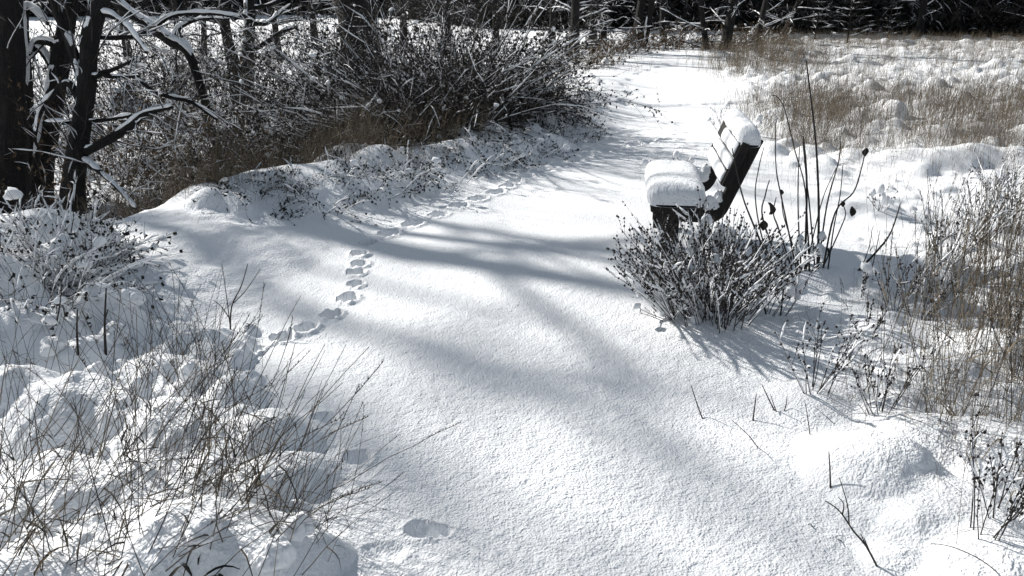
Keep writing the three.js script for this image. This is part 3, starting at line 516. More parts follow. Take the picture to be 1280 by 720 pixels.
// young conifers on the meadow
[[1018, 52, 'young conifer sapling with level snow-tipped whorls, shorter of two on the meadow', 101, 2.6], [1059, 54, 'young conifer sapling with wide snowy whorls, taller of two on the meadow', 102, 3.2], [1110, 50, 'sparse young conifer on the meadow before the wood', 103, 2.4]].forEach(([px, py, label, seed, h]) => {
  const f = gp(px, py), t = thing('young_conifer', label, 'tree', f, 'young conifers on the meadow'), rng = rngOf(seed), gt = new G(), gb = new G(), gn = new G(), gs = new G();
  const trunk = arc(rng, f.clone().setY(f.y - .05), V(0, 1, 0), h, 0, .04, 6), tr = taper(trunk.length, .045, .008); tube(gt, trunk, tr, 7); gt.build('trunk', M.bark, t);
  for (let y = .35; y < h - .1; y += .28) for (let k = 0; k < 6; k++) {
    const a = k / 6 * 6.28 + rng(), i = Math.min(5, Math.floor(y / h * 6)), q = trunk[i].clone().lerp(trunk[i + 1], y / h * 6 - i), b = arc(rng, q, V(Math.cos(a), .12, Math.sin(a)), (h - y) * .42 + .12, -.1, .15, 5), br = taper(b.length, .010, .004); tube(gb, b, br, 3); snowOn(gs, b, br, { th: .03, cover: .05, seed, min: .010 });
    const tw = []; twigsOf(rng, b, br, 10, .14, tw, { K: 2 }); for (const w of tw) tube(gn, w.pts, w.rad.map(() => .006), 3);
  }
  gb.build('branches', M.twig, t, true); gn.build('needles', M.evergreen, t, true); gs.build('snow_cover', M.snowClump, t, true);
});
// low shrubs along the far end of the path
[[770, 66, 111, 'flat brown shrub under the close pair of trunks'], [725, 84, 112, 'brown twig shrub at the foot of the conical tree'], [845, 60, 113, 'snow-flecked shrub closing the head of the path'], [915, 60, 114, 'tangled shrub round the multi-branched tree'], [960, 55, 115, 'tangled shrub below the crooked meadow trees'], [800, 62, 116, 'low brown shrub at the slanting trunk'], [1200, 44, 117, 'dark shrub on the far meadow rim'], [1090, 44, 118, 'dark shrub behind the young conifers'], [870, 58, 119, 'small dark shrub by the tipping slim trunk']
].forEach(([px, py, seed, label]) => hedge(px, py, label, { name: 'far_shrub', foot: .9, el: [.2, 1.4], droop: .5, r: .011, twigs: 7, tw: .55, snow: .03, cover: .15, leaves: 4, leaf: .06, leafMat: M.dryLeaf, clumps: 1, clump: .08, n: 42, len: [.4, 1.0], smin: .014, mat: M.twigBrown, seed }));
console.log('mid trees done');

// ---------------------------------------------------------------- far wood: reads as one dark mass
{
  const rng = rngOf(200), kinds = [];
  for (let k = 0; k < 4; k++) {                          // bare or evergreen wood trees, 12 m
    const gt = new G(), gc = new G(), gs = new G(), tr = arc(rng, V(0, -.2, 0), V(0, 1, 0), 12, 0, .08, 6), rad = taper(tr.length, .16, .03); tube(gt, tr, rad, 6);
    for (let y = .3; y < 11.5; y += .28) for (let q = 0; q < 4; q++) {
      const a = rng() * 6.28, i = Math.min(5, Math.floor(y / 2)), p = tr[i].clone().lerp(tr[i + 1], y / 2 - i), l = (k < 2 ? 2.6 * (1 - y / 13) + .3 : 1.6 + rng()), b = arc(rng, p, V(Math.cos(a), k < 2 ? -.05 : .5, Math.sin(a)), l, .2, .3, 4), br = taper(b.length, .025, .01);
      tube(gt, b, br, 3); snowOn(gs, b, br, { th: .035, cover: .1, seed: k * 9 + q, min: .015, sides: 4 });
      for (let w = 0; w < 16; w++) { const f = rng() * 3.99, j = Math.floor(f), c = b[j].clone().lerp(b[j + 1], f - j), s = .22 + rng() * .25, e1 = V(rng() - .5, rng() - .7, rng() - .5).normalize().multiplyScalar(s), e2 = V(rng() - .5, rng() - .5, rng() - .5).normalize().multiplyScalar(s * .4); const A = gc.v(c.x, c.y, c.z), B = gc.v(c.x + e1.x + e2.x, c.y + e1.y + e2.y, c.z + e1.z + e2.z), C = gc.v(c.x + e1.x - e2.x, c.y + e1.y - e2.y, c.z + e1.z - e2.z); gc.t(A, B, C); }
    }
    kinds.push([gt.geo(), gc.geo(), gs.geo()]);
  }
  const spots = [[], [], [], []];
  for (let k = 0; k < 640; k++) {
    const a = lerp(-48, 44, rng()) * Math.PI / 180, d = 56 + (a > .12 ? -4 * sstep(.12, .4, a) : 44 * sstep(0, -.22, a)) + rng() * rng() * 26;
    spots[Math.floor(rng() * 4)].push([Math.sin(a) * d, -Math.cos(a) * d, rng() * 6.28, .7 + rng() * .7]);
  }
  const grp = thing('far_wood', 'dark snow-flecked wood closing the far edge of the field', 'wood', V(0, 0, 0)); grp.userData.kind = 'stuff';
  kinds.forEach((gs, k) => gs.forEach((g, j) => {
    const im = new THREE.InstancedMesh(g, [M.twig, M.evergreen, M.snowClump][j], spots[k].length), m = new THREE.Matrix4(), q = new THREE.Quaternion();
    spots[k].forEach(([x, z, a, s], i) => { m.compose(V(x, 0, z), q.setFromAxisAngle(UP, a), V(s, s, s)); im.setMatrixAt(i, m); });
    im.name = ['trunks', 'crowns', 'snow_cover'][j]; im.castShadow = im.receiveShadow = true; im.userData.kind = 'stuff'; im.frustumCulled = false; grp.add(im);
  }));
  // undergrowth of the wood edge
  const gu = new G(), gl = new G(), gsn = new G();
  for (let k = 0; k < 70; k++) { const a = rng() * 6.28, p = V(Math.cos(a) * rng() * 1.2, -.05, Math.sin(a) * rng() * 1.2), b = arc(rng, p, V(Math.cos(a) * .6, 1, Math.sin(a) * .6), 1 + rng() * 1.8, .6, .4, 5), br = taper(b.length, .02, .008); tube(gu, b, br, 3); snowOn(gsn, b, br, { th: .035, cover: .12, seed: k, min: .014, sides: 4 });
    for (let w = 0; w < 14; w++) { const f = rng() * 4.99, j = Math.floor(f), c = b[j].clone().lerp(b[j + 1], f - j), s = .12 + rng() * .16; const A = gl.v(c.x, c.y, c.z), B = gl.v(c.x + (rng() - .5) * s * 2, c.y + (rng() - .5) * s * 2, c.z + (rng() - .5) * s * 2), C = gl.v(c.x + (rng() - .5) * s * 2, c.y + (rng() - .5) * s * 2, c.z + (rng() - .5) * s * 2); gl.t(A, B, C); } }
  const us = []; for (let k = 0; k < 560; k++) { const a = lerp(-48, 44, rng()) * Math.PI / 180, d = 54 + (a > .12 ? -4 * sstep(.12, .4, a) : 44 * sstep(0, -.22, a)) + rng() * 9; us.push([Math.sin(a) * d, -Math.cos(a) * d, rng() * 6.28, .7 + rng() * .7]); }
  [[gu, M.twig, 'undergrowth_stems'], [gl, M.leafDark, 'undergrowth_leaves'], [gsn, M.snowClump, 'undergrowth_snow']].forEach(([g, mat, nm]) => {
    const im = new THREE.InstancedMesh(g.geo(), mat, us.length), m = new THREE.Matrix4(), q = new THREE.Quaternion();
    us.forEach(([x, z, a, s], i) => { m.compose(V(x, 0, z), q.setFromAxisAngle(UP, a), V(s, s, s)); im.setMatrixAt(i, m); });
    im.name = nm; im.castShadow = im.receiveShadow = true; im.userData.kind = 'stuff'; grp.add(im);
  });
}
console.log('wood done');

// ---------------------------------------------------------------- grasses (nobody could count them)
function bladeGeo(seed, { n = 1, h = 1, bend = .3, r = .0016, head = 0, leaf = 0, spread = .0, sides = 3 }) {  // unit-height stalk(s)
  const g = new G(), rng = rngOf(seed);
  for (let k = 0; k < n; k++) {
    const a = rng() * 6.28, p = V(Math.cos(a) * spread * rng(), -.04, Math.sin(a) * spread * rng()), l = h * (.7 + rng() * .4);
    const pts = arc(rng, p, V((rng() - .5) * bend * 1.4, 1, (rng() - .5) * bend * 1.4), l, bend * .7 * rng(), bend * .35, 6); tube(g, pts, taper(pts.length, r, r * .5), sides);
    if (head) for (let q = 0; q < head; q++) { const f = lerp(.74, 1, rng()) * 5.99, j = Math.min(5, Math.floor(f)), c = pts[j].clone().lerp(pts[j + 1], f - j), s = .006 + rng() * .008, b = V((rng() - .5) * .022, .008 + rng() * .022, (rng() - .5) * .022), w = V(rng() - .5, 0, rng() - .5).normalize().multiplyScalar(s * .3); const A = g.v(c.x - w.x, c.y, c.z - w.z), B = g.v(c.x + w.x, c.y, c.z + w.z), C = g.v(c.x + b.x, c.y + b.y, c.z + b.z); g.t(A, B, C); }
    if (leaf) for (let q = 0; q < leaf; q++) {
      const j = Math.floor(rng() * 4), c = pts[j], az = rng() * 6.28, lp = arc(rng, c, V(Math.cos(az), .9, Math.sin(az)), l * (.25 + rng() * .3), 1.6, .4, 5); let pr = -1;
      lp.forEach((p2, kk) => { const w = r * 1.9 * (1 - kk / 5.5), A = g.v(p2.x - Math.sin(az) * w, p2.y, p2.z + Math.cos(az) * w); g.v(p2.x + Math.sin(az) * w, p2.y, p2.z - Math.cos(az) * w); if (pr >= 0) g.q(pr, pr + 1, A + 1, A); pr = A; });
    }
  }
  return g.geo();
}
const cA = [0.024, 0.019, 0.015], cB = [0.115, 0.089, 0.059], cC = [0.235, 0.188, 0.125];
function grassField(name, label, variants, places, colour) {    // places: [x, z, height, leanx, leanz]
  const grp = thing(name, label, 'grass', V(0, 0, 0)); grp.userData.kind = 'stuff';
  const rng = rngOf(places.length + 7), mat = flat(1, 1, 1, .8), m = new THREE.Matrix4(), q = new THREE.Quaternion(), q2 = new THREE.Quaternion(), col = new THREE.Color();
  variants.forEach((geo, vi) => {
    const mine = places.filter((_, k) => k % variants.length === vi); if (!mine.length) return;
    const im = new THREE.InstancedMesh(geo, mat, mine.length);
    mine.forEach(([x, z, h, lx = 0, lz = 0], i) => {
      const d = V(lx, 1, lz).normalize(); q.setFromUnitVectors(UP, d); q2.setFromAxisAngle(UP, rng() * 6.28); q.multiply(q2);
      const w = Math.sqrt(h); m.compose(V(x, H(x, z), z), q, V(h * .8 + .2 * w, h, h * .8 + .2 * w)); im.setMatrixAt(i, m);
      const t = clamp(colour + (rng() - .5) * .75, 0, 1), a = t < .5 ? cA : cB, b = t < .5 ? cB : cC, f = t < .5 ? t * 2 : t * 2 - 1; im.setColorAt(i, col.setRGB(lerp(a[0], b[0], f), lerp(a[1], b[1], f), lerp(a[2], b[2], f)));
    });
    im.name = 'grass_blades'; im.userData.kind = 'stuff'; im.castShadow = im.receiveShadow = true; im.frustumCulled = false; grp.add(im);
  });
}
function inPoly(P, x, z) { let c = false; for (let i = 0, j = P.length - 1; i < P.length; j = i++) if ((P[i][1] > z) !== (P[j][1] > z) && x < (P[j][0] - P[i][0]) * (z - P[i][1]) / (P[j][1] - P[i][1]) + P[i][0]) c = !c; return c; }
function fill(seed, poly, n, hh, lean, clump = 0, scale = 1, soft = 1) {   // poly in pixels of the photograph, on the ground
  const P = poly.map(a => L(...a)), rng = rngOf(seed), xs = P.map(p => p[0]), zs = P.map(p => p[1]), x0 = Math.min(...xs), x1 = Math.max(...xs), z0 = Math.min(...zs), z1 = Math.max(...zs), out = [];
  for (let c = 0; out.length < n && c < n * 40; c++) { const x = lerp(x0, x1, rng()), z = lerp(z0, z1, rng()); if (!inPoly(P, x, z)) continue; if (clump && n3(x * 1.6 * scale, z * 1.6 * scale, seed) + .5 * n3(x * 4 * scale, z * 4 * scale, seed) < clump - .35 + rng() * .25) continue; const sx = x + (rng() + rng() - 1) * soft * Math.abs(z) * .05, sz = z + (rng() + rng() - 1) * soft * Math.abs(z) * .12; out.push([sx, sz, lerp(hh[0], hh[1], rng()), lean[0] + (rng() - .5) * lean[2], lean[1] + (rng() - .5) * lean[2]]); }
  return out;
}
function alongCrest(seed, n) { const r = rngOf(seed), out = []; while (out.length < n) { const z = lerp(-14.5, -7.2, r()), x = crestX(z) - .15 - 1.2 * r() + .25 * n3(z * 2, 5, 5); if (n3(x * 1.7, z * 1.7, 40) < -.25 + r() * .3) continue; out.push([x, z, .3 + r() * .45, .1 + (r() - .5) * .9, (r() - .5) * .9]); } return out; }
const vFar = [1, 2, 3, 4, 5].map(s => bladeGeo(300 + s, { n: 3, bend: .35, r: .0042, head: 10, leaf: 2, spread: .10 }));
const vMid = [1, 2, 3, 4, 5].map(s => bladeGeo(320 + s, { n: 2, bend: .3, r: .0028, head: 14, leaf: 1, spread: .05 }));
const vNear = [1, 2, 3, 4, 5, 6].map(s => bladeGeo(340 + s, { n: 1, bend: .30, r: .0025, head: s % 2 ? 26 : 0, leaf: s % 3 ? 1 : 2 }));
const vLong = [1, 2, 3, 4, 5, 6, 7].map(s => bladeGeo(360 + s, { n: 1, bend: .4 + .16 * (s % 3), r: .0034, head: s % 3 === 2 ? 34 : 0, leaf: s % 2 }));
grassField('meadow_grass', 'band of dense brown dry grass across the snowy meadow behind the bench', vMid, [...fill(401, [[920, 170], [985, 190], [1100, 190], [1330, 195], [1400, 120], [1200, 118], [1050, 118], [950, 128]], 5200, [.25, .7], [.04, 0, .6], .38), ...fill(402, [[985, 192], [1330, 215], [1330, 190], [1000, 180]], 700, [.2, .5], [.04, 0, .6], .3)], .5);
grassField('meadow_grass', 'sparse pale dry grass scattered over the far snowy meadow', vFar, [...fill(403, [[900, 98], [1500, 118], [1500, 48], [1040, 46], [900, 60]], 6500, [.2, .6], [.04, 0, .6], .28, .6), ...fill(404, [[895, 95], [1000, 95], [1005, 60], [940, 52], [900, 66]], 700, [.4, .9], [.1, 0, .6], .35)], .6);
grassField('bank_grass', 'fringe of brown dead grass along the bank below the hedge', vMid, [...fill(405, [[300, 240], [420, 205], [560, 180], [720, 160], [715, 140], [560, 150], [400, 178], [300, 205]], 400, [.3, .75], [.1, 0, .9], .12), ...alongCrest(431, 1500), ...fill(406, [[120, 270], [300, 240], [310, 200], [120, 225]], 900, [.25, .6], [0, 0, .9], .1), ...fill(407, [[690, 98], [770, 92], [790, 66], [700, 72]], 500, [.3, .7], [0, 0, .6], .1), ...fill(408, [[760, 66], [900, 62], [900, 56], [760, 58]], 320, [.2, .5], [0, 0, .6], .1)], .45);
grassField('bank_grass', 'pale tan grass fringe bending over the crest of the bank', vNear, alongCrest(432, 900).map(([x, z, h, a, b]) => [x + .62, z, h * .85, a * 1.1, b]), .72);
grassField('tan_grass', 'tall tan grass stalks standing in snow at the right of the bench shrub', vNear, [...fill(411, [[1130, 500], [1180, 560], [1320, 580], [1400, 420], [1280, 380], [1180, 400]], 540, [.4, .95], [-.03, .02, .36], .1, 1, 1.7), ...fill(412, [[1180, 400], [1400, 420], [1400, 300], [1230, 300]], 520, [.35, .9], [0, .02, .4], .1, 1, 1.7), ...fill(413, [[1050, 470], [1150, 620], [1320, 700], [1320, 560], [1130, 470]], 240, [.12, .5], [-.05, 0, .5], 0, 1, 2)], .46);
grassField('meadow_stubble', 'short thin grass stubs poking from the snow around the bench', vNear, [...fill(414, [[950, 250], [1280, 260], [1280, 210], [960, 195]], 320, [.12, .4], [0, 0, .5]), ...fill(415, [[1000, 400], [1180, 450], [1180, 370], [1060, 350]], 60, [.1, .3], [0, 0, .5]), ...fill(416, [[800, 235], [960, 250], [960, 180], [880, 190]], 90, [.1, .35], [-.1, 0, .6]), ...fill(417, [[1000, 560], [1130, 680], [1160, 640], [1060, 540]], 26, [.08, .2], [-.2, 0, .6])], .35);
grassField('dark_grass', 'long dark grass stalks leaning over the snow lumps in the foreground', vLong, [...fill(421, [[-60, 760], [330, 800], [400, 660], [330, 600], [200, 560], [-60, 640]], 260, [.35, .78], [.46, -.05, .36]), ...fill(422, [[180, 640], [330, 640], [340, 560], [230, 520], [150, 560]], 50, [.3, .6], [.4, -.1, .45]), ...fill(423, [[-40, 640], [170, 600], [160, 480], [-40, 480]], 60, [.25, .5], [.12, 0, .4], .1), ...fill(424, [[330, 720], [420, 720], [400, 620], [340, 600]], 50, [.25, .45], [.6, -.1, .6])], .2);
grassField('dark_grass', 'tuft of upright dark stalks behind the foreground snow lumps', vLong, [...fill(425, [[195, 500], [265, 500], [262, 470], [205, 462]], 70, [.3, .62], [.08, 0, .5]), ...fill(426, [[100, 450], [200, 440], [190, 390], [60, 380]], 50, [.15, .4], [.02, 0, .4]), ...fill(427, [[110, 300], [330, 300], [330, 260], [110, 270]], 50, [.15, .4], [.02, 0, .8]), ...fill(428, [[0, 460], [90, 440], [60, 380], [-20, 380]], 40, [.15, .4], [.1, 0, .5])], .03);
console.log('grass done');

// ---------------------------------------------------------------- single plants near the bench
function seedHeads(g, rng, pts, n, size, from = .45) { for (let k = 0; k < n; k++) { const f = lerp(from, 1, rng()) * (pts.length - 1), i = Math.min(pts.length - 2, Math.floor(f)), c = pts[i].clone().lerp(pts[i + 1], f - i), s = size * (.6 + rng() * .8); c.x += (rng() - .5) * s * 1.5; c.z += (rng() - .5) * s * 1.5; const st = g.n; for (const [x, y, z] of [[1, 0, 0], [-1, 0, 0], [0, 1.3, 0], [0, -1.1, 0], [0, 0, 1], [0, 0, -1]]) g.v(c.x + x * s * (.7 + rng() * .5), c.y + y * s, c.z + z * s * (.7 + rng() * .5)); for (const [a, b, d] of [[0, 2, 4], [4, 2, 1], [1, 2, 5], [5, 2, 0], [4, 3, 0], [1, 3, 4], [5, 3, 1], [0, 3, 5]]) g.t(st + a, st + b, st + d); } }
function weed(name, label, px, py, o, group) {
  const rng = rngOf(o.seed), base = gp(px, py), t = thing(name, label, 'plant', base, group), gs = new G(), gh = new G(), gb = new G(), gsn = new G();
  for (let k = 0; k < o.n; k++) {
    const az = rng() * 6.28, out = o.spread * Math.sqrt(rng()), p = V(base.x + Math.cos(az) * o.foot * rng(), base.y - .03, base.z + Math.sin(az) * o.foot * rng()), d = V(Math.cos(az) * out + (o.lx ?? 0), 1, Math.sin(az) * out * .8), l = o.h * (.6 + rng() * .5);
    const pts = arc(rng, p, d, l, o.droop ?? 0, .14, 7), rad = taper(pts.length, o.r ?? .0028, (o.r ?? .0028) * .5), all = [{ pts, rad }];
    twigsOf(rng, pts, rad, o.tw ?? 4, l * .3, all, { up: .8, droop: -.1, K: 3, from: .35, r0: .7, jit: .25 });
    all.forEach((b, i) => { tube(gs, b.pts, b.rad, 4); seedHeads(gh, rng, b.pts, i ? o.heads ?? 4 : (o.heads ?? 4) * 2, o.hs ?? .006, .4); snowOn(gsn, b.pts, b.rad, { th: .017, cover: o.cover ?? .35, seed: o.seed + k, min: .006 }); if (rng() < (o.clumpP ?? .35)) { const c = b.pts[Math.floor(lerp(.3, .95, rng()) * (b.pts.length - 1))], s = (o.clump ?? .028) * (.5 + rng()); blob(gb, c, s * (.8 + rng() * .5), s * (.9 + rng() * .7), s * .8, rng); } });
  }
  gs.build('stems', M.stem, t, true); gh.build('seed_heads', M.seed, t, true); gsn.build('snow_cover', M.snowClump, t, true); gb.build('snow_clumps', M.snowClump, t, true);
  return t;
}
// the dense bush in front of the bench
weed('seed_head_bush', 'dense round bush of dark seed-head stems holding snow in front of the bench', 885, 388, { seed: 501, n: 190, spread: .85, foot: .34, h: .62, tw: 4, heads: 5, hs: .0064, clumpP: 0, r: .0034, lx: -.15, cover: .3, droop: .2 });
{ // bigger pads of snow caught inside the bush and beside it
  const t = scene.getObjectByName('seed_head_bush'), g = new G(), r = rngOf(6);
  for (const [px, py, dep, s] of [[800, 340, 5.6, .05], [850, 325, 5.6, .06], [912, 300, 5.7, .06], [860, 345, 5.4, .05], [835, 335, 5.55, .07], [868, 305, 5.6, .06], [898, 300, 5.55, .07], [905, 318, 5.5, .06], [880, 285, 5.7, .06], [846, 372, 5.3, .06], [875, 360, 5.3, .05], [815, 352, 5.45, .05], [925, 340, 5.5, .05], [828, 305, 5.6, .05], [890, 335, 5.4, .06], [876, 380, 5.2, .04], [828, 385, 5.2, .04]]) { const ax = V((px - 885) / 180 + (r() - .5) * .5, 1, (r() - .5) * .6).normalize(); for (let k = 0; k < 8; k++) { const e = s * (.30 + r() * .36), c = atDepth(px, py, dep).addScaledVector(ax, (k / 7 - .5) * s * 2.4); c.x += (r() - .5) * s * .7; c.z += (r() - .5) * s * .7; blob(g, c, e, e * 1.3, e, r, k % 2 === 0); } }
  const m = new THREE.Mesh(g.geo(t.position), M.snowCap); m.name = 'snow_pads'; m.userData.kind = 'stuff'; t.add(m);
}
weed('seed_head_weed', 'small dark weed at the near foot of the bench bush, capped by one snow knob', 877, 402, { seed: 502, n: 5, spread: .5, foot: .03, h: .16, heads: 4, hs: .005, tw: 2 });
weed('seed_head_weed', 'bare thin weed spreading beside the bench bush, on the path side', 838, 396, { seed: 503, n: 9, spread: 1.4, foot: .05, h: .32, heads: 3, hs: .004, tw: 2, lx: -.9, clumpP: .1 });
weed('seed_head_weed', 'waist-high dark weed drooping at the inner end of the bench bush', 958, 392, { seed: 504, n: 16, spread: .6, foot: .12, h: .5, heads: 4, hs: .006, clumpP: .2 });
[[1018, 490, 'spiky dark weed in snow between bench bush and small snow mound', 511, .42, 12, .8], [1100, 510, 'snow-dotted dark weed beside the tan grass', 512, .42, 11, .75], [1180, 330, 'seed-head weed with white snow knobs behind the tan grass', 513, .55, 22, .7], [1120, 385, 'thin weed with dark knots near the bent bare rod', 514, .42, 12, .6], [1150, 395, 'clustered seed-head weed bordering the tan grass', 515, .48, 16, .6], [1225, 300, 'tall bushy seed-head weed at the meadow side of the tan grass', 516, .6, 26, .8], [1265, 290, 'bushy brown weed rising highest above the tan grass', 517, .65, 24, .7], [1225, 670, 'dark knotted weed standing out from the snow below the tan grass', 518, .42, 9, .6], [1250, 640, 'second knotted weed leaning into the tan grass roots', 519, .4, 8, .7], [1275, 470, 'weed with dark heads inside the tan grass', 520, .55, 14, .6], [1245, 240, 'spreading brown weed at the snowy meadow rim', 521, .5, 14, 1.2], [1085, 420, 'short weed stump with two dark heads', 522, .18, 5, .5]
].forEach(([px, py, label, seed, h, n, sp]) => weed('seed_head_weed', label, px, py, { seed, n, spread: sp, foot: .07, h, heads: 4, hs: .0055, tw: 3, clumpP: 0, cover: .3 }));
[[1100, 262, 'tiny forked sprig alone on open snow behind the bare rods', 531, .3], [820, 222, 'low snow-clotted tuft at the bench seat front', 532, .22], [855, 210, 'little dry tuft beside the far seat corner', 533, .2], [940, 170, 'fine dry sprig tuft behind the bench backrest', 534, .45], [905, 165, 'feathery sprig tuft at the bench back corner', 535, .4], [1075, 372, 'dry sprig beside the snow hump of the bare rods', 536, .25]
].forEach(([px, py, label, seed, h]) => weed('dry_sprig', label, px, py, { seed, n: 7, spread: .8, foot: .08, h, heads: 3, hs: .006, tw: 3, clumpP: .2, clump: .035, r: .003 }));
// tall bare rods behind the bush: each stem a part
{
  const z4 = (x, y) => [740 + x / 2.998, 100 + y / 2.998], base = gp(1012, 338), t = thing('bare_rod_plant', 'clump of tall bare dark rods with a few curled leaves beside the bench', 'plant', base), dep = -base.z * CP + (CAM_H - base.y) * SP, r = rngOf(61), gl = new G();
  const S = [[[845, 715], [850, 500], [840, 250], [812, 0], [803, -75]], [[815, 720], [800, 420], [762, 270], [722, 110], [690, 60], [665, 62]], [[775, 700], [735, 560], [710, 440], [690, 330], [688, 180], [697, 140]], [[800, 710], [805, 400], [795, 240], [790, 210]], [[790, 700], [775, 560], [772, 400], [778, 250]], [[865, 710], [910, 500], [980, 420], [1010, 330], [1025, 260]], [[850, 690], [880, 470], [925, 300], [930, 210]], [[880, 740], [905, 560], [930, 430], [940, 320]], [[700, 740], [640, 600], [612, 440], [625, 330], [645, 250]], [[860, 700], [930, 560], [950, 500], [935, 455]], [[840, 700], [815, 470], [800, 340], [790, 230]], [[790, 720], [740, 580], [716, 500], [710, 430]], [[760, 720], [700, 560], [680, 500], [690, 440]], [[720, 720], [640, 520], [650, 430], [665, 375]], [[800, 715], [835, 560], [870, 430], [915, 330]], [[690, 730], [600, 530], [560, 420], [525, 255]], [[655, 925], [630, 800], [610, 700], [592, 560]], [[700, 930], [715, 810], [725, 680], [712, 620]], [[815, 745], [812, 600], [800, 480]], [[765, 800], [770, 690], [764, 600]]];
  S.forEach((l, k) => { const dj = (r() - .5) * .22, low = l[0][1] > 900 ? -.5 : l[0][1] > 780 ? -.25 : 0; const pts = l.map(([x, y], i) => { const [px, py] = z4(x, y); return atDepth(px, py, dep + low + dj * i / (l.length - 1)); }); const fx = pts[0]; fx.y = H(fx.x, fx.z) - .03; const R = (k === 0 || k === 3 || k === 15 ? .0095 : .0066) * (.8 + r() * .3), s = smooth(pts, taper(pts.length, R, R * .45), 5), g = new G(); for (let q = 0; q < s.rad.length; q++) s.rad[q] *= 1 + .25 * Math.max(0, n3(q * 1.3, k, 4)); tube(g, s.pts, s.rad, 6); g.build('stem', M.stem, t); });
  for (const [x, y, s] of [[655, 480, .085], [640, 545, .075], [1028, 270, .06], [970, 490, .065], [875, 640, .05], [790, 610, .045], [705, 420, .04], [690, 660, .045], [940, 465, .04]]) { const [px, py] = z4(x, y), c = atDepth(px, py, dep + (r() - .5) * .1), N = 4; const g = new G(), a = r() * 3; for (let i = 0; i <= N; i++) for (let j = 0; j <= 2; j++) { const u = i / N, w = Math.sin(Math.PI * Math.min(.96, u * .9 + .06)) * s * .42 * (j - 1), cu = Math.sin(u * 2.4) * s * .4; g.v(c.x + Math.cos(a) * w + Math.sin(a) * (cu + Math.abs(j - 1) * s * .25), c.y + s * .5 - u * s * 1.1, c.z + Math.sin(a) * w - Math.cos(a) * cu); } for (let i = 0; i < N; i++) for (let j = 0; j < 2; j++) { const q = i * 3 + j; g.q(q, q + 1, q + 4, q + 3); } g.build('leaf', M.leafDark, t); }
  const gb = new G(); for (const [x, y, s] of [[775, 640, .055], [860, 590, .04], [780, 600, .035], [850, 640, .05]]) { const [px, py] = z4(x, y); blob(gb, atDepth(px, py, dep), s * .8, s * 1.15, s * .8, r, true); } gb.build('snow_clumps', M.snowCap, t, true);
  // bent rod to the right and stubs
  const bent = thing('bent_rod', 'single bent bare rod leaning out of the snow beside the rod clump', 'twig', gp(1070, 342));
  [[[985, 728], [1060, 650], [1115, 580], [1145, 500], [1155, 462]], [[1008, 700], [1040, 620], [1050, 560], [1058, 545]], [[1050, 690], [1070, 610], [1080, 560]]].forEach((l, k) => { const pts = l.map(([x, y]) => atDepth(...z4(x, y), dep)); pts[0].y = Math.min(pts[0].y, H(pts[0].x, pts[0].z) - .02); const R = k ? .004 : .009, s = smooth(pts, taper(pts.length, R, R * .4), 4), g = new G(); tube(g, s.pts, s.rad, 6); g.build('stem', M.stem, bent); });
}
// single twigs standing in the open snow
function twig(label, lists, w) {
  const f = gp(...lists[0][0]), dep = -f.z * CP + (CAM_H - f.y) * SP, t = thing('bare_twig', label, 'twig', f), r = rngOf(Math.round(lists[0][0][0]));
  lists.forEach((l, k) => { const pts = l.map(([x, y]) => atDepth(x, y, dep + (r() - .5) * .05)); if (!k) pts[0].y -= .02; const R = w * dep / FPX / 2 * (k ? .7 : 1), s = smooth(pts, taper(pts.length, R, R * .45), 4), g = new G(); tube(g, s.pts, s.rad, 5); g.build('stem', M.stem, t); });
}
const z8 = (x, y) => [853 + x / 2.998, 480 + y / 2.998];
twig('forked bare twig slanting out of smooth snow at the path edge', [[[742, 686], [690, 610], [640, 550], [600, 490], [570, 460], [535, 438]], [[625, 525], [618, 450], [588, 350]], [[690, 610], [668, 560]], [[700, 625], [680, 575]], [[600, 490], [605, 450], [585, 425]]].map(l => l.map(a => z8(...a))), 3);
twig('short upright twig stub beside the small snow mound', [[[558, 385], [553, 320], [549, 252]].map(a => z8(...a))], 2.6);
twig('thin straight twig in the open path snow', [[[80, 125], [55, 75], [32, 2]].map(a => z8(...a))], 2);
twig('short twig next to a leaning thin one on the open snow', [[[264, 135], [270, 90], [277, 38]].map(a => z8(...a))], 2.4);
twig('long thin twig leaning low across the open snow', [[[300, 248], [250, 195], [188, 138]].map(a => z8(...a))], 1.6);
twig('bundle of dark twigs below the spiky weed', [[[356, 105], [325, 60], [298, 2]], [[352, 104], [340, 70], [330, 40]], [[382, 100], [390, 70], [392, 45]]].map(l => l.map(a => z8(...a))), 2.2);
twig('two-pronged twig pair by the small mound on the path side', [[[482, 192], [470, 130], [460, 70]], [[570, 150], [530, 115], [495, 85]]].map(l => l.map(a => z8(...a))), 1.6);
twig('thin twig lying along the snow below the knotted weed', [[[1215, 715], [1120, 660], [1010, 610], [932, 598]].map(a => z8(...a))], 1.8);
twig('tiny dark twig lying flat on the open path snow', [[[495, 532], [482, 526], [468, 527]].map(a => z8(...a))], 1.8);
twig('tiny twig flat on the snow near the forked bare twig', [[[616, 598], [598, 590], [578, 580]].map(a => z8(...a))], 1.8);
const z6 = (x, y) => [x / 2.998, 240 + y / 2.998];
twig('white-frosted forked sapling twig alone on the bank snow', [[[862, 515], [868, 430], [905, 350], [928, 270]], [[870, 420], [920, 370], [975, 290]], [[862, 500], [850, 400], [832, 270]], [[858, 470], [830, 430], [800, 405]]].map(l => l.map(a => z6(...a))), 2.2);
twig('upright thorny stalk among the snow lumps', [[[395, 615], [392, 500], [398, 360]], [[392, 480], [405, 440]]].map(l => l.map(a => z6(...a))), 4);
twig('bent stalk leaning out of the snow lumps behind the thorny stalk', [[[290, 600], [288, 520], [290, 440]], [[210, 500], [225, 420], [232, 335]]].map(l => l.map(a => z6(...a))), 3.4);
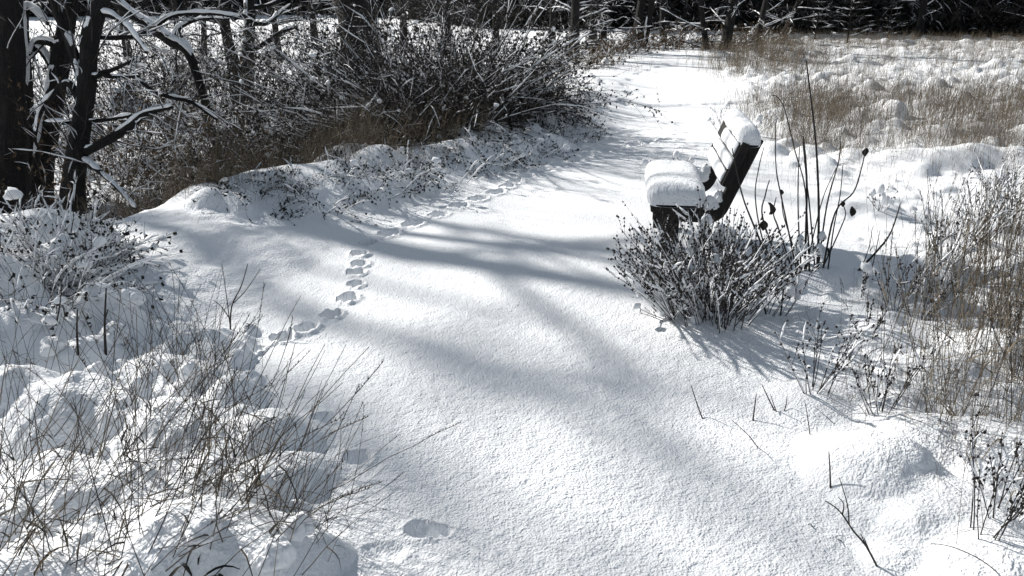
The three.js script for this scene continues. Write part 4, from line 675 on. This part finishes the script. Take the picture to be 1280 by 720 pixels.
twig('dark fallen stick jutting from the bank below the thicket', [[[475, 92], [400, 82], [330, 76], [240, 80]], [[450, 135], [390, 112], [350, 85]]].map(l => l.map(a => z6(...a))), 5);
// lumps of snow caught among the stalks
{
  const r = rngOf(95);
  [[345, 700, .06], [370, 668, .05], [255, 668, .06], [330, 612, .05], [275, 610, .04], [120, 470, .05], [65, 430, .06], [95, 350, .08], [140, 395, .09], [168, 402, .08], [240, 480, .05], [1165, 360, .05], [1195, 330, .05]].forEach(([px, py, s]) => {
    if (!s) return; const b = gp(px, py), t = thing('snow_lump', px > 1000 ? 'knob of snow perched between the seed-head weeds' : 'irregular lump of snow caught among the stalks and snow mounds left of the path', 'snow', b, px > 1000 ? 'snow knobs in the weeds' : 'snow lumps in the left foreground'), g = new G();
    blob(g, V(b.x, b.y + s * .25, b.z), s * (.9 + r() * .4), s * (.8 + r() * .5), s * .9, r, true); for (let k = 0; k < 2; k++) { const e = s * (.4 + r() * .35), a = r() * 6.28; blob(g, V(b.x + Math.cos(a) * s * .75, b.y + s * (.05 + r() * .5), b.z + Math.sin(a) * s * .75), e * 1.2, e, e, r, true); }
    g.build('snow', M.snowCap, t);
  });
}
// curled dead leaves in the hollow of the large foreground lump
{
  const r = rngOf(91);
  [[285, 712, .20, 'curled dark dead blade in the hollow of the big foreground snow lump'], [310, 700, .22, 'dark dead blade bending over the hollow beside the curled one'], [240, 690, .16, 'dead blade flattened against the big foreground lump'], [50, 715, .24, 'broad tan dead blade arching from the corner tuft']].forEach(([px, py, l, label], k) => {
    const b = gp(px, py), t = thing('dead_blade', label, 'leaf', b);
    for (let q = 0; q < 4; q++) { const az = r() * 6.28, g = new G(), pts = arc(r, V(b.x + (r() - .5) * .08, b.y - .02, b.z + (r() - .5) * .08), V(Math.cos(az) * .7, 1, Math.sin(az) * .7), l * (.6 + r() * .8), 2.2, .3, 7); let pr = -1; pts.forEach((p, i) => { const w = .007 * Math.sin(Math.PI * (i + .8) / 8.2), A = g.v(p.x - Math.sin(az) * w, p.y, p.z + Math.cos(az) * w); g.v(p.x, p.y - w * .5, p.z); g.v(p.x + Math.sin(az) * w, p.y, p.z - Math.cos(az) * w); if (pr >= 0) { g.q(pr, pr + 1, A + 1, A); g.q(pr + 1, pr + 2, A + 2, A + 1); } pr = A; }); g.build('blade', k === 3 ? M.dryLeaf : M.leafDark, t); }
  });
}

renderer.render(scene, camera);
